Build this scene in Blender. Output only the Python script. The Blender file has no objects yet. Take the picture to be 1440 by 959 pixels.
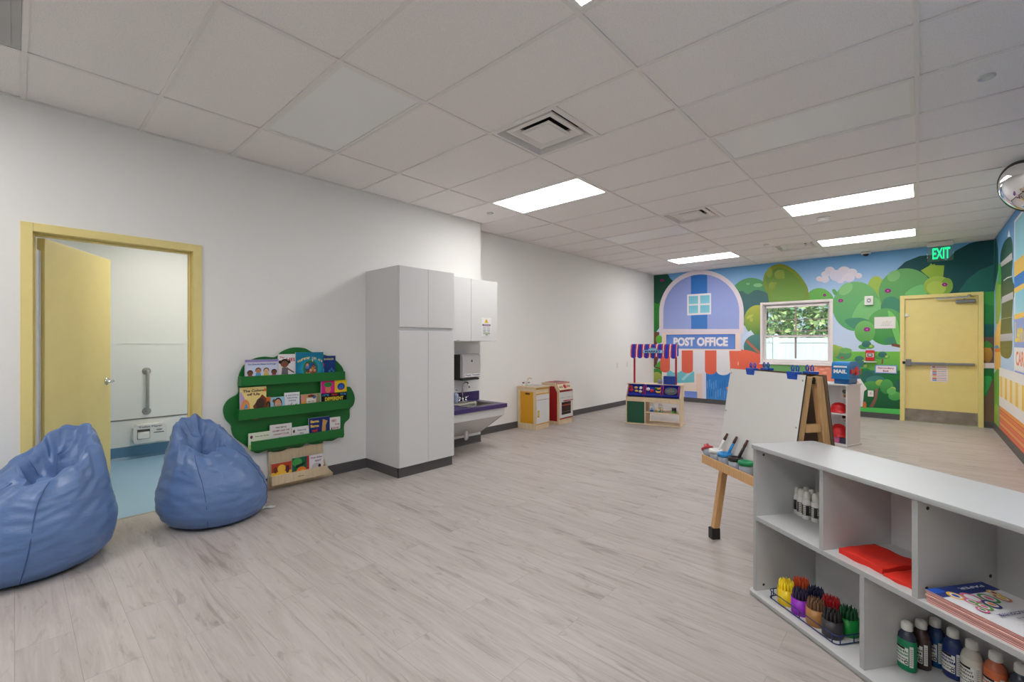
import bpy, bmesh, math, random
from math import sin, cos, pi, radians as rad
from mathutils import Matrix, Vector, noise

# ------------------------------------------------------------------ camera, world, exposure
C = bpy.context.scene.collection
scn = bpy.context.scene
EYE = 1.335                      # camera height
TH = 0.7403674                   # camera yaw to the left of the room's long axis (+Y)
FPX, PCX, PCY = 633.57, 713.87, 482.07   # focal length and principal point for a 1440 x 959 frame
cam_d = bpy.data.cameras.new('camera')
cam_d.sensor_width = 36.0
cam_d.lens = FPX / 1440 * 36
cam_d.shift_x = (720 - PCX) / 1440
cam_d.shift_y = (PCY - 479.5) / 1440
cam_d.clip_start = 0.02
cam = bpy.data.objects.new('camera', cam_d)
C.objects.link(cam)
cam.location = (0, 0, EYE)
cam.rotation_euler = (pi / 2, 0, TH)
scn.camera = cam

wd = bpy.data.worlds.new('sky_world')
scn.world = wd
wd.use_nodes = True
wn = wd.node_tree
sky = wn.nodes.new('ShaderNodeTexSky')
sky.sky_type = 'HOSEK_WILKIE'
sky.turbidity = 4.0
sky.ground_albedo = 0.4
sky.sun_direction = Vector((0.3, -0.6, 0.7)).normalized()
bg = wn.nodes['Background']
bg.inputs['Strength'].default_value = 3.8
wn.links.new(sky.outputs['Color'], bg.inputs['Color'])

LIGHT_STRENGTH = 16.5             # ceiling light diffusers
BATH_STRENGTH = 20.0
SUN_STRENGTH = 6.0
sun_d = bpy.data.lights.new('sun', 'SUN')
sun_d.energy = SUN_STRENGTH
sun_d.angle = rad(3)
sun = bpy.data.objects.new('sun', sun_d)
C.objects.link(sun)
sun.rotation_euler = Vector((0.3, -0.6, 0.7)).to_track_quat('Z', 'Y').to_euler()   # lights the fence and hedge seen through the window
sun.location = (3, 2, 9)

vs = scn.view_settings
vs.view_transform = 'Standard'
vs.look = 'None'
vs.exposure = 0.0
vs.gamma = 1.0
vs.use_curve_mapping = False

# ------------------------------------------------------------------ measuring helpers
_s, _c = sin(TH), cos(TH)
def ray(x, y):
    l = (x - PCX) / FPX; u = (PCY - y) / FPX
    return Vector((-_s + _c * l, _c + _s * l, u))
def on_z(x, y, z=0.0):
    r = ray(x, y); t = (z - EYE) / r.z
    return Vector((r.x * t, r.y * t, z))
def on_x(x, y, X):
    r = ray(x, y); t = X / r.x
    return Vector((X, r.y * t, EYE + r.z * t))
def on_y(x, y, Y):
    r = ray(x, y); t = Y / r.y
    return Vector((r.x * t, Y, EYE + r.z * t))
def zoomed(ox, oy, sc):
    return lambda pts: [(ox + a / sc, oy + b / sc) for a, b in pts]

def lin(v):
    v = v / 255.0
    return v / 12.92 if v <= 0.04045 else ((v + 0.055) / 1.055) ** 2.4
def rgb(r, g, b): return (lin(r), lin(g), lin(b), 1.0)

# ------------------------------------------------------------------ materials
MATS = {}
def mat(name, col, rough=0.5, metal=0.0, bump=0.0, bscale=60.0, var=0.0, vscale=8.0, stretch=None, spec=0.5, coat=0.0, trans=0.0, alpha=1.0):
    if name in MATS: return MATS[name]
    m = bpy.data.materials.new(name); m.use_nodes = True
    nt = m.node_tree; p = nt.nodes['Principled BSDF']
    c = rgb(*col)
    p.inputs['Base Color'].default_value = c
    p.inputs['Roughness'].default_value = rough
    p.inputs['Metallic'].default_value = metal
    p.inputs['Specular IOR Level'].default_value = spec
    p.inputs['Coat Weight'].default_value = coat
    p.inputs['Transmission Weight'].default_value = trans
    p.inputs['Alpha'].default_value = alpha
    if bump or var:
        tc = nt.nodes.new('ShaderNodeTexCoord'); mp = nt.nodes.new('ShaderNodeMapping')
        nt.links.new(tc.outputs['Object'], mp.inputs['Vector'])
        if stretch: mp.inputs['Scale'].default_value = stretch
    if var:
        n = nt.nodes.new('ShaderNodeTexNoise'); n.inputs['Scale'].default_value = vscale; n.inputs['Detail'].default_value = 5
        nt.links.new(mp.outputs['Vector'], n.inputs['Vector'])
        r = nt.nodes.new('ShaderNodeValToRGB')
        r.color_ramp.elements[0].position = 0.3; r.color_ramp.elements[1].position = 0.7
        r.color_ramp.elements[0].color = [x * (1 - var) for x in c[:3]] + [1]
        r.color_ramp.elements[1].color = [min(1, x * (1 + var)) for x in c[:3]] + [1]
        nt.links.new(n.outputs['Fac'], r.inputs['Fac']); nt.links.new(r.outputs['Color'], p.inputs['Base Color'])
    if bump:
        n2 = nt.nodes.new('ShaderNodeTexNoise'); n2.inputs['Scale'].default_value = bscale; n2.inputs['Detail'].default_value = 4
        nt.links.new(mp.outputs['Vector'], n2.inputs['Vector'])
        b = nt.nodes.new('ShaderNodeBump'); b.inputs['Strength'].default_value = bump; b.inputs['Distance'].default_value = 0.01
        nt.links.new(n2.outputs['Fac'], b.inputs['Height']); nt.links.new(b.outputs['Normal'], p.inputs['Normal'])
    MATS[name] = m
    return m
def emit(name, col, strength):
    if name in MATS: return MATS[name]
    m = bpy.data.materials.new(name); m.use_nodes = True
    nt = m.node_tree; nt.nodes.remove(nt.nodes['Principled BSDF'])
    e = nt.nodes.new('ShaderNodeEmission'); e.inputs['Color'].default_value = rgb(*col); e.inputs['Strength'].default_value = strength
    nt.links.new(e.outputs['Emission'], nt.nodes['Material Output'].inputs['Surface'])
    MATS[name] = m
    return m
def pane_mat(name, tint, refl=0.06):
    m = bpy.data.materials.new(name); m.use_nodes = True
    nt = m.node_tree; nt.nodes.remove(nt.nodes['Principled BSDF'])
    t = nt.nodes.new('ShaderNodeBsdfTransparent'); t.inputs['Color'].default_value = rgb(*tint)
    g = nt.nodes.new('ShaderNodeBsdfGlossy'); g.inputs['Roughness'].default_value = 0.02
    mx = nt.nodes.new('ShaderNodeMixShader'); mx.inputs['Fac'].default_value = refl
    nt.links.new(t.outputs[0], mx.inputs[1]); nt.links.new(g.outputs[0], mx.inputs[2])
    nt.links.new(mx.outputs[0], nt.nodes['Material Output'].inputs['Surface'])
    MATS[name] = m
    return m
# printed surfaces (wall mural, book covers, labels): the inks are stored as a colour attribute
PRINT = bpy.data.materials.new('printed_ink'); PRINT.use_nodes = True
_a = PRINT.node_tree.nodes.new('ShaderNodeAttribute'); _a.attribute_name = 'Ink'
PRINT.node_tree.links.new(_a.outputs['Color'], PRINT.node_tree.nodes['Principled BSDF'].inputs['Base Color'])
PRINT.node_tree.nodes['Principled BSDF'].inputs['Roughness'].default_value = 0.55
PRINT.node_tree.nodes['Principled BSDF'].inputs['Specular IOR Level'].default_value = 0.3

WALL = mat('wall_paint', (240, 238, 236), 0.75, bump=0.05, bscale=180, spec=0.25)
WHITE = mat('white_laminate', (218, 217, 217), 0.42, bump=0.01, bscale=300)
EDGE = mat('grey_edge_band', (186, 187, 187), 0.5, var=0.03)
YELLOW = mat('yellow_paint', (236, 217, 144), 0.42, bump=0.02, bscale=120, var=0.02)
BASEB = mat('charcoal_vinyl', (82, 80, 82), 0.45, bump=0.03)
STEEL = mat('brushed_steel', (176, 174, 172), 0.36, 0.9, var=0.08, vscale=30, stretch=(1, 1, 20))
CHROME = mat('chrome', (215, 216, 220), 0.12, 1.0, var=0.02)
BLACK = mat('black_plastic', (24, 24, 26), 0.4, bump=0.02)
GREY = mat('grey_plastic', (130, 131, 136), 0.4, bump=0.02)
WPLAS = mat('white_plastic', (232, 231, 228), 0.35, bump=0.01)
PLY = mat('birch_plywood', (222, 199, 166), 0.5, var=0.09, vscale=5, stretch=(14, 14, 1.4))
PINE = mat('oak_wood', (205, 161, 112), 0.5, var=0.14, vscale=6, stretch=(16, 16, 1.2))
RED = mat('red_plastic', (205, 22, 30), 0.35, bump=0.02)
REDP = mat('red_paint', (160, 22, 34), 0.45, bump=0.02)
YEL2 = mat('mustard_paint', (214, 154, 14), 0.5, bump=0.02)
BLUE = mat('blue_plastic', (26, 92, 190), 0.4, bump=0.02)

# ------------------------------------------------------------------ mesh builder
_glyphs = {}
def glyph_mesh(s, bold=0.0):
    k = (s, bold)
    if k not in _glyphs:
        cu = bpy.data.curves.new('txt', 'FONT'); cu.body = s; cu.offset = bold; cu.resolution_u = 3
        o = bpy.data.objects.new('txt', cu); C.objects.link(o)
        bpy.context.view_layer.update()
        me = bpy.data.meshes.new_from_object(o.evaluated_get(bpy.context.evaluated_depsgraph_get()))
        C.objects.unlink(o); bpy.data.objects.remove(o)
        vs_ = [v.co.copy() for v in me.vertices]; fs = [tuple(f.vertices) for f in me.polygons]
        x0 = min(v.x for v in vs_); x1 = max(v.x for v in vs_); y0 = min(v.y for v in vs_); y1 = max(v.y for v in vs_)
        _glyphs[k] = ([((v.x - x0) / (x1 - x0) - .5, (v.y - y0) / (y1 - y0) - .5) for v in vs_], fs, (x1 - x0) / (y1 - y0))
        bpy.data.meshes.remove(me)
    return _glyphs[k]

class MB:
    def __init__(s):
        s.bm = bmesh.new(); s.ink = s.bm.loops.layers.float_color.new('Ink'); s.T = Matrix(); s.printed = []
    def v(s, p): return s.bm.verts.new(s.T @ Vector(p))
    def f(s, vs_, mi=0, smooth=False):
        try: f = s.bm.faces.new(vs_)
        except ValueError: return None
        f.material_index = mi; f.smooth = smooth
        return f
    def box(s, x0, x1, y0, y1, z0, z1, mi=0):
        a = [s.v(p) for p in ((x0, y0, z0), (x1, y0, z0), (x1, y1, z0), (x0, y1, z0), (x0, y0, z1), (x1, y0, z1), (x1, y1, z1), (x0, y1, z1))]
        for q in ((3, 2, 1, 0), (4, 5, 6, 7), (0, 1, 5, 4), (1, 2, 6, 5), (2, 3, 7, 6), (3, 0, 4, 7)): s.f([a[i] for i in q], mi)
        return s
    def prism(s, pts, O, U, V, depth, mi=0, smooth=False):
        """outline pts (u,v) on the plane O + u U + v V, thickened by depth along U x V"""
        O, U, V = Vector(O), Vector(U), Vector(V); N = U.cross(V).normalized()
        if sum(pts[i][0] * pts[(i + 1) % len(pts)][1] - pts[(i + 1) % len(pts)][0] * pts[i][1] for i in range(len(pts))) < 0: pts = pts[::-1]
        a = [s.v(O + U * u + V * w) for u, w in pts]; b = [s.v(O + U * u + V * w + N * depth) for u, w in pts]
        n = len(pts)
        s.f(a[::-1], mi); s.f(b, mi)
        for i in range(n): s.f([a[i], a[(i + 1) % n], b[(i + 1) % n], b[i]], mi, smooth)
        return s
    def tube(s, pts, r, seg=8, mi=0, closed=False, caps=True):
        pts = [Vector(p) for p in pts]; n = len(pts); rings = []
        up = None
        for i, p in enumerate(pts):
            if closed: d = pts[(i + 1) % n] - pts[i - 1]
            else: d = pts[min(i + 1, n - 1)] - pts[max(i - 1, 0)]
            d.normalize()
            if up is None: up = d.orthogonal().normalized()
            up = (up - d * up.dot(d))
            up = up.normalized() if up.length > 1e-6 else d.orthogonal().normalized()
            w = d.cross(up); rr = r[i] if isinstance(r, (list, tuple)) else r
            rings.append([s.v(p + (up * cos(2 * pi * k / seg) + w * sin(2 * pi * k / seg)) * rr) for k in range(seg)])
        m = n if closed else n - 1
        for i in range(m):
            a, b = rings[i], rings[(i + 1) % n]
            for k in range(seg): s.f([a[k], a[(k + 1) % seg], b[(k + 1) % seg], b[k]], mi, True)
        if caps and not closed: s.f(rings[0][::-1], mi); s.f(rings[-1], mi)
        return s
    def lathe(s, prof, seg=20, O=(0, 0, 0), mi=0, sx=1.0, sy=1.0, M=None, smooth=True):
        """prof: (r, z) from bottom to top"""
        O = Vector(O); M = M or Matrix.Identity(3); rings = []
        for r, z in prof:
            if r < 1e-6: rings.append([s.v(O + M @ Vector((0, 0, z)))])
            else: rings.append([s.v(O + M @ Vector((r * sx * cos(2 * pi * k / seg), r * sy * sin(2 * pi * k / seg), z))) for k in range(seg)])
        for a, b in zip(rings, rings[1:]):
            for k in range(seg):
                k2 = (k + 1) % seg
                if len(a) == 1 and len(b) == 1: continue
                if len(a) == 1: s.f([a[0], b[k2], b[k]][::-1], mi, smooth)
                elif len(b) == 1: s.f([a[k], a[k2], b[0]], mi, smooth)
                else: s.f([a[k], a[k2], b[k2], b[k]], mi, smooth)
        if len(rings[0]) > 1: s.f(rings[0][::-1], mi)
        if len(rings[-1]) > 1: s.f(rings[-1], mi)
        return s
    def ball(s, O, rx, ry=None, rz=None, mi=0, seg=16, rings=9, M=None):
        ry = ry or rx; rz = rz or rx
        return s.lathe([(sin(pi * i / rings), -cos(pi * i / rings) * rz) if 0 < i < rings else (0, -rz if i == 0 else rz) for i in range(rings + 1)], seg, O, mi, rx, ry, M)
    def patch(s, pts, col):
        """a printed flat patch; col is one ink or a function of the local point"""
        vv = [s.v(p) for p in pts]
        try: f = s.bm.faces.new(vv)
        except ValueError: return
        s.printed.append(f); f.material_index = 0
        for lp, p in zip(f.loops, pts): lp[s.ink] = col(p) if callable(col) else col
    def build(s, name, mats, parent=None, bevel=0.0, sharp=None, loc=None, rot=None, segs=2):
        me = bpy.data.meshes.new(name)
        if not isinstance(mats, (list, tuple)): mats = [mats]
        for f in s.printed:
            if f.is_valid: f.material_index = len(mats)
        s.bm.normal_update()
        s.bm.to_mesh(me); s.bm.free()
        for m in mats: me.materials.append(m)
        if s.printed: me.materials.append(PRINT)
        o = bpy.data.objects.new(name, me); C.objects.link(o)
        if sharp is not None: me.set_sharp_from_angle(angle=rad(sharp))
        if parent: o.parent = parent
        if loc is not None: o.location = loc
        if rot is not None: o.rotation_euler = rot
        if bevel:
            b = o.modifiers.new('bevel', 'BEVEL'); b.width = bevel; b.segments = segs; b.limit_method = 'ANGLE'; b.angle_limit = rad(40)
        return o

class Sheet:
    """draws flat print on a plane: origin O, right U, up V; each next shape lies a hair above the last"""
    def __init__(s, mb, O, U, V, eps=0.0004, clips=None, lift=1):
        s.b, s.O, s.U, s.V, s.eps, s.n, s.clips = mb, Vector(O), Vector(U), Vector(V), eps, lift, clips
        s.N = s.U.cross(s.V).normalized()
    def at(s, u, v): return s.O + s.U * u + s.V * v + s.N * (s.eps * s.n)
    def poly(s, pts, col, col2=None):
        """col2: ink at the bottom of the shape, col at its top"""
        vlo = min(p[1] for p in pts); vhi = max(p[1] for p in pts)
        def ink(v):
            if col2 is None: return rgb(*col)
            k = (v - vlo) / max(1e-6, vhi - vlo)
            return rgb(*[col2[i] + (col[i] - col2[i]) * k for i in range(3)])
        for q in ([pts] if s.clips is None else [clip(pts, c) for c in s.clips]):
            if len(q) < 3: continue
            area = sum(q[i][0] * q[(i + 1) % len(q)][1] - q[(i + 1) % len(q)][0] * q[i][1] for i in range(len(q)))
            if abs(area) < 1e-8: continue
            if area < 0: q = q[::-1]
            P = [s.at(u, v) for u, v in q]
            vv = [s.b.v(p) for p in P]
            try: f = s.b.bm.faces.new(vv)
            except ValueError: continue
            s.b.printed.append(f)
            for lp, (u, v) in zip(f.loops, q): lp[s.b.ink] = ink(v)
        s.n += 1
    def rect(s, u0, u1, v0, v1, col, col2=None): s.poly([(u0, v0), (u1, v0), (u1, v1), (u0, v1)], col, col2)
    def oval(s, u, v, ru, rv=None, col=(0, 0, 0), col2=None, a0=0, a1=360, n=28, tilt=0):
        rv = rv or ru; t = rad(tilt); P = []
        m = n if a1 - a0 >= 360 else n + 1
        for i in range(m):
            a = rad(a0 + (a1 - a0) * i / n); x, y = ru * cos(a), rv * sin(a)
            P.append((u + x * cos(t) - y * sin(t), v + x * sin(t) + y * cos(t)))
        s.poly(P, col, col2)
    def line(s, p, q, w, col):
        d = (Vector(q) - Vector(p)); n = Vector((-d.y, d.x)).normalized() * (w / 2); p, q = Vector(p), Vector(q)
        s.poly([tuple(p - n), tuple(q - n), tuple(q + n), tuple(p + n)], col)
    def text(s, txt, u, v, h, col, w=None, bold=0.02):
        g, fs, asp = glyph_mesh(txt, bold)
        w = w or h * asp
        vv = [s.b.v(s.at(u + x * w, v + y * h)) for x, y in g]
        for f in fs:
            try: ff = s.b.bm.faces.new([vv[i] for i in f])
            except ValueError: continue
            s.b.printed.append(ff)
            for lp in ff.loops: lp[s.b.ink] = rgb(*col)
        s.n += 1
def clip(pts, r):
    """cut a polygon to the rectangle r = (u0, u1, v0, v1)"""
    out = list(pts)
    for ax, lim, sg in ((0, r[0], 1), (0, r[1], -1), (1, r[2], 1), (1, r[3], -1)):
        src, out = out, []
        for i in range(len(src)):
            a, b = src[i - 1], src[i]
            ia, ib = (a[ax] - lim) * sg >= -1e-9, (b[ax] - lim) * sg >= -1e-9
            if ia != ib:
                t = (lim - a[ax]) / (b[ax] - a[ax])
                out.append((a[0] + (b[0] - a[0]) * t, a[1] + (b[1] - a[1]) * t))
            if ib: out.append(b)
        if not out: return []
    return out

def tag(o, label=None, cat=None, group=None, kind=None):
    if label: o['label'] = label
    if cat: o['category'] = cat
    if group: o['group'] = group
    if kind: o['kind'] = kind
    return o
def thing(name, label, cat, loc=(0, 0, 0), rz=0.0, group=None):
    o = bpy.data.objects.new(name, None); o.empty_display_size = 0.1; C.objects.link(o)
    o.location = loc; o.rotation_euler = (0, 0, rz)
    return tag(o, label, cat, group)
def dup(o, parent=None):
    """a copy of a thing with copies of its parts and sub-parts"""
    c = o.copy(); C.objects.link(c)
    if parent: c.parent = parent
    for ch in [k for k in bpy.data.objects if k.parent == o]: dup(ch, c)
    return c
def struct(o): o['kind'] = 'structure'; return o
X3, Y3, Z3 = Vector((1, 0, 0)), Vector((0, 1, 0)), Vector((0, 0, 1))

# ------------------------------------------------------------------ the room
XL, XF, YJ, YF, XR, H, TOP = -4.38, -4.68, 4.25, 10.30, 0.86, 2.948, 3.30
YB = -3.2                                    # wall behind the camera
D1 = (0.055, 1.010, 2.108)                   # left doorway: y0, y1, top
WN = (-2.365, -1.227, 0.955, 2.118)          # window hole: x0, x1, z0, z1
D2 = (-0.215, 0.718, 2.112)                  # far doorway: x0, x1, top

# floor: pale grey wood planks running across the room
fm = bpy.data.materials.new('grey_wood_planks'); fm.use_nodes = True
nt = fm.node_tree; p = nt.nodes['Principled BSDF']; N_ = nt.nodes.new; L_ = nt.links.new
tc = N_('ShaderNodeTexCoord')
br = N_('ShaderNodeTexBrick'); br.offset = 0.37; br.offset_frequency = 2; br.squash = 1.0
br.inputs['Scale'].default_value = 1.0; br.inputs['Brick Width'].default_value = 1.22; br.inputs['Row Height'].default_value = 0.185
br.inputs['Mortar Size'].default_value = 0.0016; br.inputs['Mortar Smooth'].default_value = 0.3; br.inputs['Bias'].default_value = 0
br.inputs['Color1'].default_value = (0, 0, 0, 1); br.inputs['Color2'].default_value = (1, 1, 1, 1); br.inputs['Mortar'].default_value = (.5, .5, .5, 1)
L_(tc.outputs['Object'], br.inputs['Vector'])
sc = N_('ShaderNodeVectorMath'); sc.operation = 'MULTIPLY_ADD'
sc.inputs[1].default_value = (1.1, 9.0, 1.0)
cx = N_('ShaderNodeCombineXYZ'); ml = N_('ShaderNodeMath'); ml.operation = 'MULTIPLY'; ml.inputs[1].default_value = 37.0
L_(br.outputs['Color'], ml.inputs[0]); L_(ml.outputs[0], cx.inputs['X']); L_(ml.outputs[0], cx.inputs['Z'])
L_(tc.outputs['Object'], sc.inputs[0]); L_(cx.outputs[0], sc.inputs[2])
g1 = N_('ShaderNodeTexNoise'); g1.inputs['Scale'].default_value = 1.6; g1.inputs['Detail'].default_value = 7; g1.inputs['Roughness'].default_value = 0.62; g1.inputs['Distortion'].default_value = 1.1
L_(sc.outputs[0], g1.inputs['Vector'])
sc2 = N_('ShaderNodeVectorMath'); sc2.operation = 'MULTIPLY_ADD'; sc2.inputs[1].default_value = (3.0, 70.0, 1.0)
L_(tc.outputs['Object'], sc2.inputs[0]); L_(cx.outputs[0], sc2.inputs[2])
g2 = N_('ShaderNodeTexNoise'); g2.inputs['Scale'].default_value = 1.5; g2.inputs['Detail'].default_value = 4
L_(sc2.outputs[0], g2.inputs['Vector'])
r1 = N_('ShaderNodeValToRGB'); e = r1.color_ramp.elements
e[0].position = 0.27; e[0].color = rgb(148, 137, 130); e[1].position = 0.60; e[1].color = rgb(189, 181, 177)
k = e.new(0.42); k.color = rgb(179, 170, 165)
L_(g1.outputs['Fac'], r1.inputs['Fac'])
mx = N_('ShaderNodeMix'); mx.data_type = 'RGBA'; mx.blend_type = 'MULTIPLY'; mx.inputs['Factor'].default_value = 1.0
r2 = N_('ShaderNodeMapRange'); r2.inputs['From Min'].default_value = .3; r2.inputs['From Max'].default_value = .7; r2.inputs['To Min'].default_value = 0.93; r2.inputs['To Max'].default_value = 1.03
L_(g2.outputs['Fac'], r2.inputs['Value']); L_(r1.outputs['Color'], mx.inputs['A']); L_(r2.outputs['Result'], mx.inputs['B'])
mx2 = N_('ShaderNodeMix'); mx2.data_type = 'RGBA'; mx2.blend_type = 'MULTIPLY'; mx2.inputs['Factor'].default_value = 1.0
r3 = N_('ShaderNodeMapRange'); r3.inputs['To Min'].default_value = 0.955; r3.inputs['To Max'].default_value = 1.03
L_(br.outputs['Color'], r3.inputs['Value']); L_(mx.outputs['Result'], mx2.inputs['A']); L_(r3.outputs['Result'], mx2.inputs['B'])
mx3 = N_('ShaderNodeMix'); mx3.data_type = 'RGBA'
mf = N_('ShaderNodeMath'); mf.operation = 'MULTIPLY'; mf.inputs[1].default_value = 0.38
L_(br.outputs['Fac'], mf.inputs[0]); L_(mf.outputs[0], mx3.inputs['Factor']); L_(mx2.outputs['Result'], mx3.inputs['A']); mx3.inputs['B'].default_value = rgb(130, 118, 108)
kn = N_('ShaderNodeTexNoise'); kn.inputs['Scale'].default_value = 2.6; kn.inputs['Detail'].default_value = 5; kn.inputs['Distortion'].default_value = 2.2
sc3 = N_('ShaderNodeVectorMath'); sc3.operation = 'MULTIPLY_ADD'; sc3.inputs[1].default_value = (1.3, 4.6, 1.0)
L_(tc.outputs['Object'], sc3.inputs[0]); L_(cx.outputs[0], sc3.inputs[2]); L_(sc3.outputs[0], kn.inputs['Vector'])
kr = N_('ShaderNodeMapRange'); kr.inputs['From Min'].default_value = .60; kr.inputs['From Max'].default_value = .74; kr.inputs['To Min'].default_value = 1.0; kr.inputs['To Max'].default_value = .74
L_(kn.outputs['Fac'], kr.inputs['Value'])
mx4 = N_('ShaderNodeMix'); mx4.data_type = 'RGBA'; mx4.blend_type = 'MULTIPLY'; mx4.inputs['Factor'].default_value = 1.0
L_(mx3.outputs['Result'], mx4.inputs['A']); L_(kr.outputs['Result'], mx4.inputs['B'])
L_(mx4.outputs['Result'], p.inputs['Base Color'])
p.inputs['Roughness'].default_value = 0.42; p.inputs['Specular IOR Level'].default_value = 0.35
bp = N_('ShaderNodeBump'); bp.inputs['Strength'].default_value = 0.08; bp.inputs['Distance'].default_value = 0.004
L_(g2.outputs['Fac'], bp.inputs['Height']); L_(bp.outputs['Normal'], p.inputs['Normal'])

b = MB(); b.box(-4.455, XR + .1, YB, YJ, -.1, 0); b.box(-4.80, XR + .1, YJ, YF + .02, -.1, 0)
struct(b.build('floor', fm))
BLUEF = mat('blue_speckled_vinyl', (150, 186, 214), 0.35, var=0.10, vscale=220)
BLUEC = mat('blue_speckled_cove', (92, 134, 166), 0.4, var=0.12, vscale=220)
b = MB(); b.box(-6.80, -4.47, -.75, 2.3, -.1, 0); struct(b.build('floor_bathroom', BLUEF))
b = MB(); b.prism([(-.0175, 0), (.0175, 0), (.010, .005), (-.010, .005)], (-4.4625, D1[0] + .03, 0), X3, Z3, -(D1[1] - D1[0] - .06))
struct(b.build('trim_threshold', mat('threshold_metal', (150, 147, 142), .4, .6, var=.05)))

# walls
b = MB()
b.box(XL - .15, XL, YB, D1[0], 0, TOP); b.box(XL - .15, XL, D1[1], YJ, 0, TOP); b.box(XL - .15, XL, D1[0], D1[1], D1[2], TOP)
b.box(XF - .15, XL - .15, YJ - .12, YJ, 0, TOP); b.box(XF - .15, XF, YJ, YF + .15, 0, TOP)
struct(b.build('wall_left', WALL))
b = MB()
b.box(XF, WN[0], YF, YF + .15, 0, TOP); b.box(WN[0], WN[1], YF, YF + .15, 0, WN[2]); b.box(WN[0], WN[1], YF, YF + .15, WN[3], TOP)
b.box(WN[1], D2[0], YF, YF + .15, 0, TOP); b.box(D2[0], D2[1], YF, YF + .15, D2[2], TOP); b.box(D2[1], XR + .15, YF, YF + .15, 0, TOP)
wall_far = struct(b.build('wall_far', WALL))
b = MB(); b.box(XR, XR + .15, YB, YF, 0, TOP); wall_right = struct(b.build('wall_right', WALL))
b = MB(); b.box(XL - .15, XR + .15, YB - .15, YB, 0, TOP); struct(b.build('wall_back', WALL))
# washroom beyond the left door
BW = mat('washroom_panel', (238, 239, 235), .4, bump=.02, bscale=90)
XB = -6.70
b = MB(); b.box(XB - .1, XB, -.75, 2.3, 0, 2.7); b.box(XB, XL - .15, -.85, -.75, 0, 2.7); b.box(XB, XL - .15, 2.3, 2.4, 0, 2.7)
struct(b.build('wall_bathroom', BW))
b = MB(); b.box(XB - .1, XL - .15, -.85, 2.4, 2.62, 2.7); struct(b.build('ceiling_bathroom', mat('washroom_ceiling', (236, 236, 233), .8, bump=.03)))
b = MB()
b.prism([(0, 0), (.03, 0), (.008, .03), (.006, .145), (0, .145)], (XB, 2.3, 0), X3, Z3, 3.05)
struct(b.build('baseboard_bathroom', BLUEC))
b = MB(); b.box(XB, XB + .006, -.75, 2.3, .445, .458, 1); b.box(XB, XB + .006, -.75, 2.3, 1.322, 1.336); struct(b.build('trim_bathroom', [BW, mat('panel_joint', (120, 118, 116), .5, var=.04)]))
t = thing('ceiling_light', 'bright washroom ceiling light above the blue floor', 'light', (-5.6, 1.3, 2.62))
b = MB(); b.box(-.32, .32, -.32, .32, -.02, 0); b.build('frame', WPLAS, t)
b = MB(); b.box(-.28, .28, -.28, .28, -.026, -.02); b.build('diffuser', emit('washroom_glow', (255, 250, 240), BATH_STRENGTH), t)

# ceiling tiles laid in a metal grid; the cells of lights and air diffusers stay open
GX = [-4.90, -3.669, -2.449, -1.23, -0.011, 1.0]
GY = [YB - .05] + [1.8665 + .6096 * j for j in range(-8, 15)]; GY = [y for i, y in enumerate(GY) if i == 0 or y > YB + .02] + [YF + .1]
ct = bpy.data.materials.new('ceiling_tile'); ct.use_nodes = True
nt = ct.node_tree; p = nt.nodes['Principled BSDF']
tc = nt.nodes.new('ShaderNodeTexCoord'); n1 = nt.nodes.new('ShaderNodeTexNoise'); n1.inputs['Scale'].default_value = 210; n1.inputs['Detail'].default_value = 3
vr = nt.nodes.new('ShaderNodeValToRGB'); vr.color_ramp.elements[0].position = .30; vr.color_ramp.elements[0].color = rgb(224, 219, 217); vr.color_ramp.elements[1].position = .50; vr.color_ramp.elements[1].color = rgb(243, 239, 238)
nt.links.new(tc.outputs['Object'], n1.inputs['Vector']); nt.links.new(n1.outputs['Fac'], vr.inputs['Fac']); nt.links.new(vr.outputs['Color'], p.inputs['Base Color'])
p.inputs['Roughness'].default_value = .9; p.inputs['Specular IOR Level'].default_value = .1
bb = nt.nodes.new('ShaderNodeBump'); bb.inputs['Strength'].default_value = .12; bb.inputs['Distance'].default_value = .004
nt.links.new(n1.outputs['Fac'], bb.inputs['Height']); nt.links.new(bb.outputs['Normal'], p.inputs['Normal'])
def cell(x, y):
    i = max(k for k in range(len(GX) - 1) if GX[k] <= x); j = max(k for k in range(len(GY) - 1) if GY[k] <= y)
    return GX[i], GX[i + 1], GY[j], GY[j + 1]
VENTS = [(-2.449, 2.476), (-2.449, 5.5245), (-1.839, 8.572)]
LIT = [(-3, 3.94), (-3, 8.75), (-.6, 6.4), (-.6, 8.8), (-.6, 1.5), (-3, -.9), (-.6, -.9)]  # the last pair are unseen fill panels, added behind the camera to soften contrast
OFF = [(-2.9, 1.53), (-.5, 3.9), (-3, 6.4)]
open_cells = set(cell(*q)[::2] for q in LIT + OFF)
b = MB(); tz = H + .005
for i in range(len(GX) - 1):
    for j in range(len(GY) - 1):
        if (GX[i], GY[j]) in open_cells: continue
        xs = [(GX[i], GX[i + 1])]
        for vx, vy in VENTS:
            if abs(GY[j] - vy) < .02 and GX[i] - .01 <= vx < GX[i + 1]:
                xs = [(a, c) for a, c in ((GX[i], vx), (vx + .6096, GX[i + 1])) if c - a > .05]
        for a, c in xs: b.box(a, c, GY[j], GY[j + 1], tz, tz + .02)
b.box(-4.95, XR + .15, YB - .15, YF + .15, TOP, TOP + .1)
struct(b.build('ceiling', ct))
TEE = mat('ceiling_grid_enamel', (232, 228, 226), .5, var=.02)
b = MB(); w = .012
for x in GX[1:-1]: b.box(x - w, x + w, YB, YF, H - .003, H + .006)
for y in GY[1:-1]: b.box(XF if y > YJ else XL, XR, y - w, y + w, H - .002, H + .007)
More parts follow.
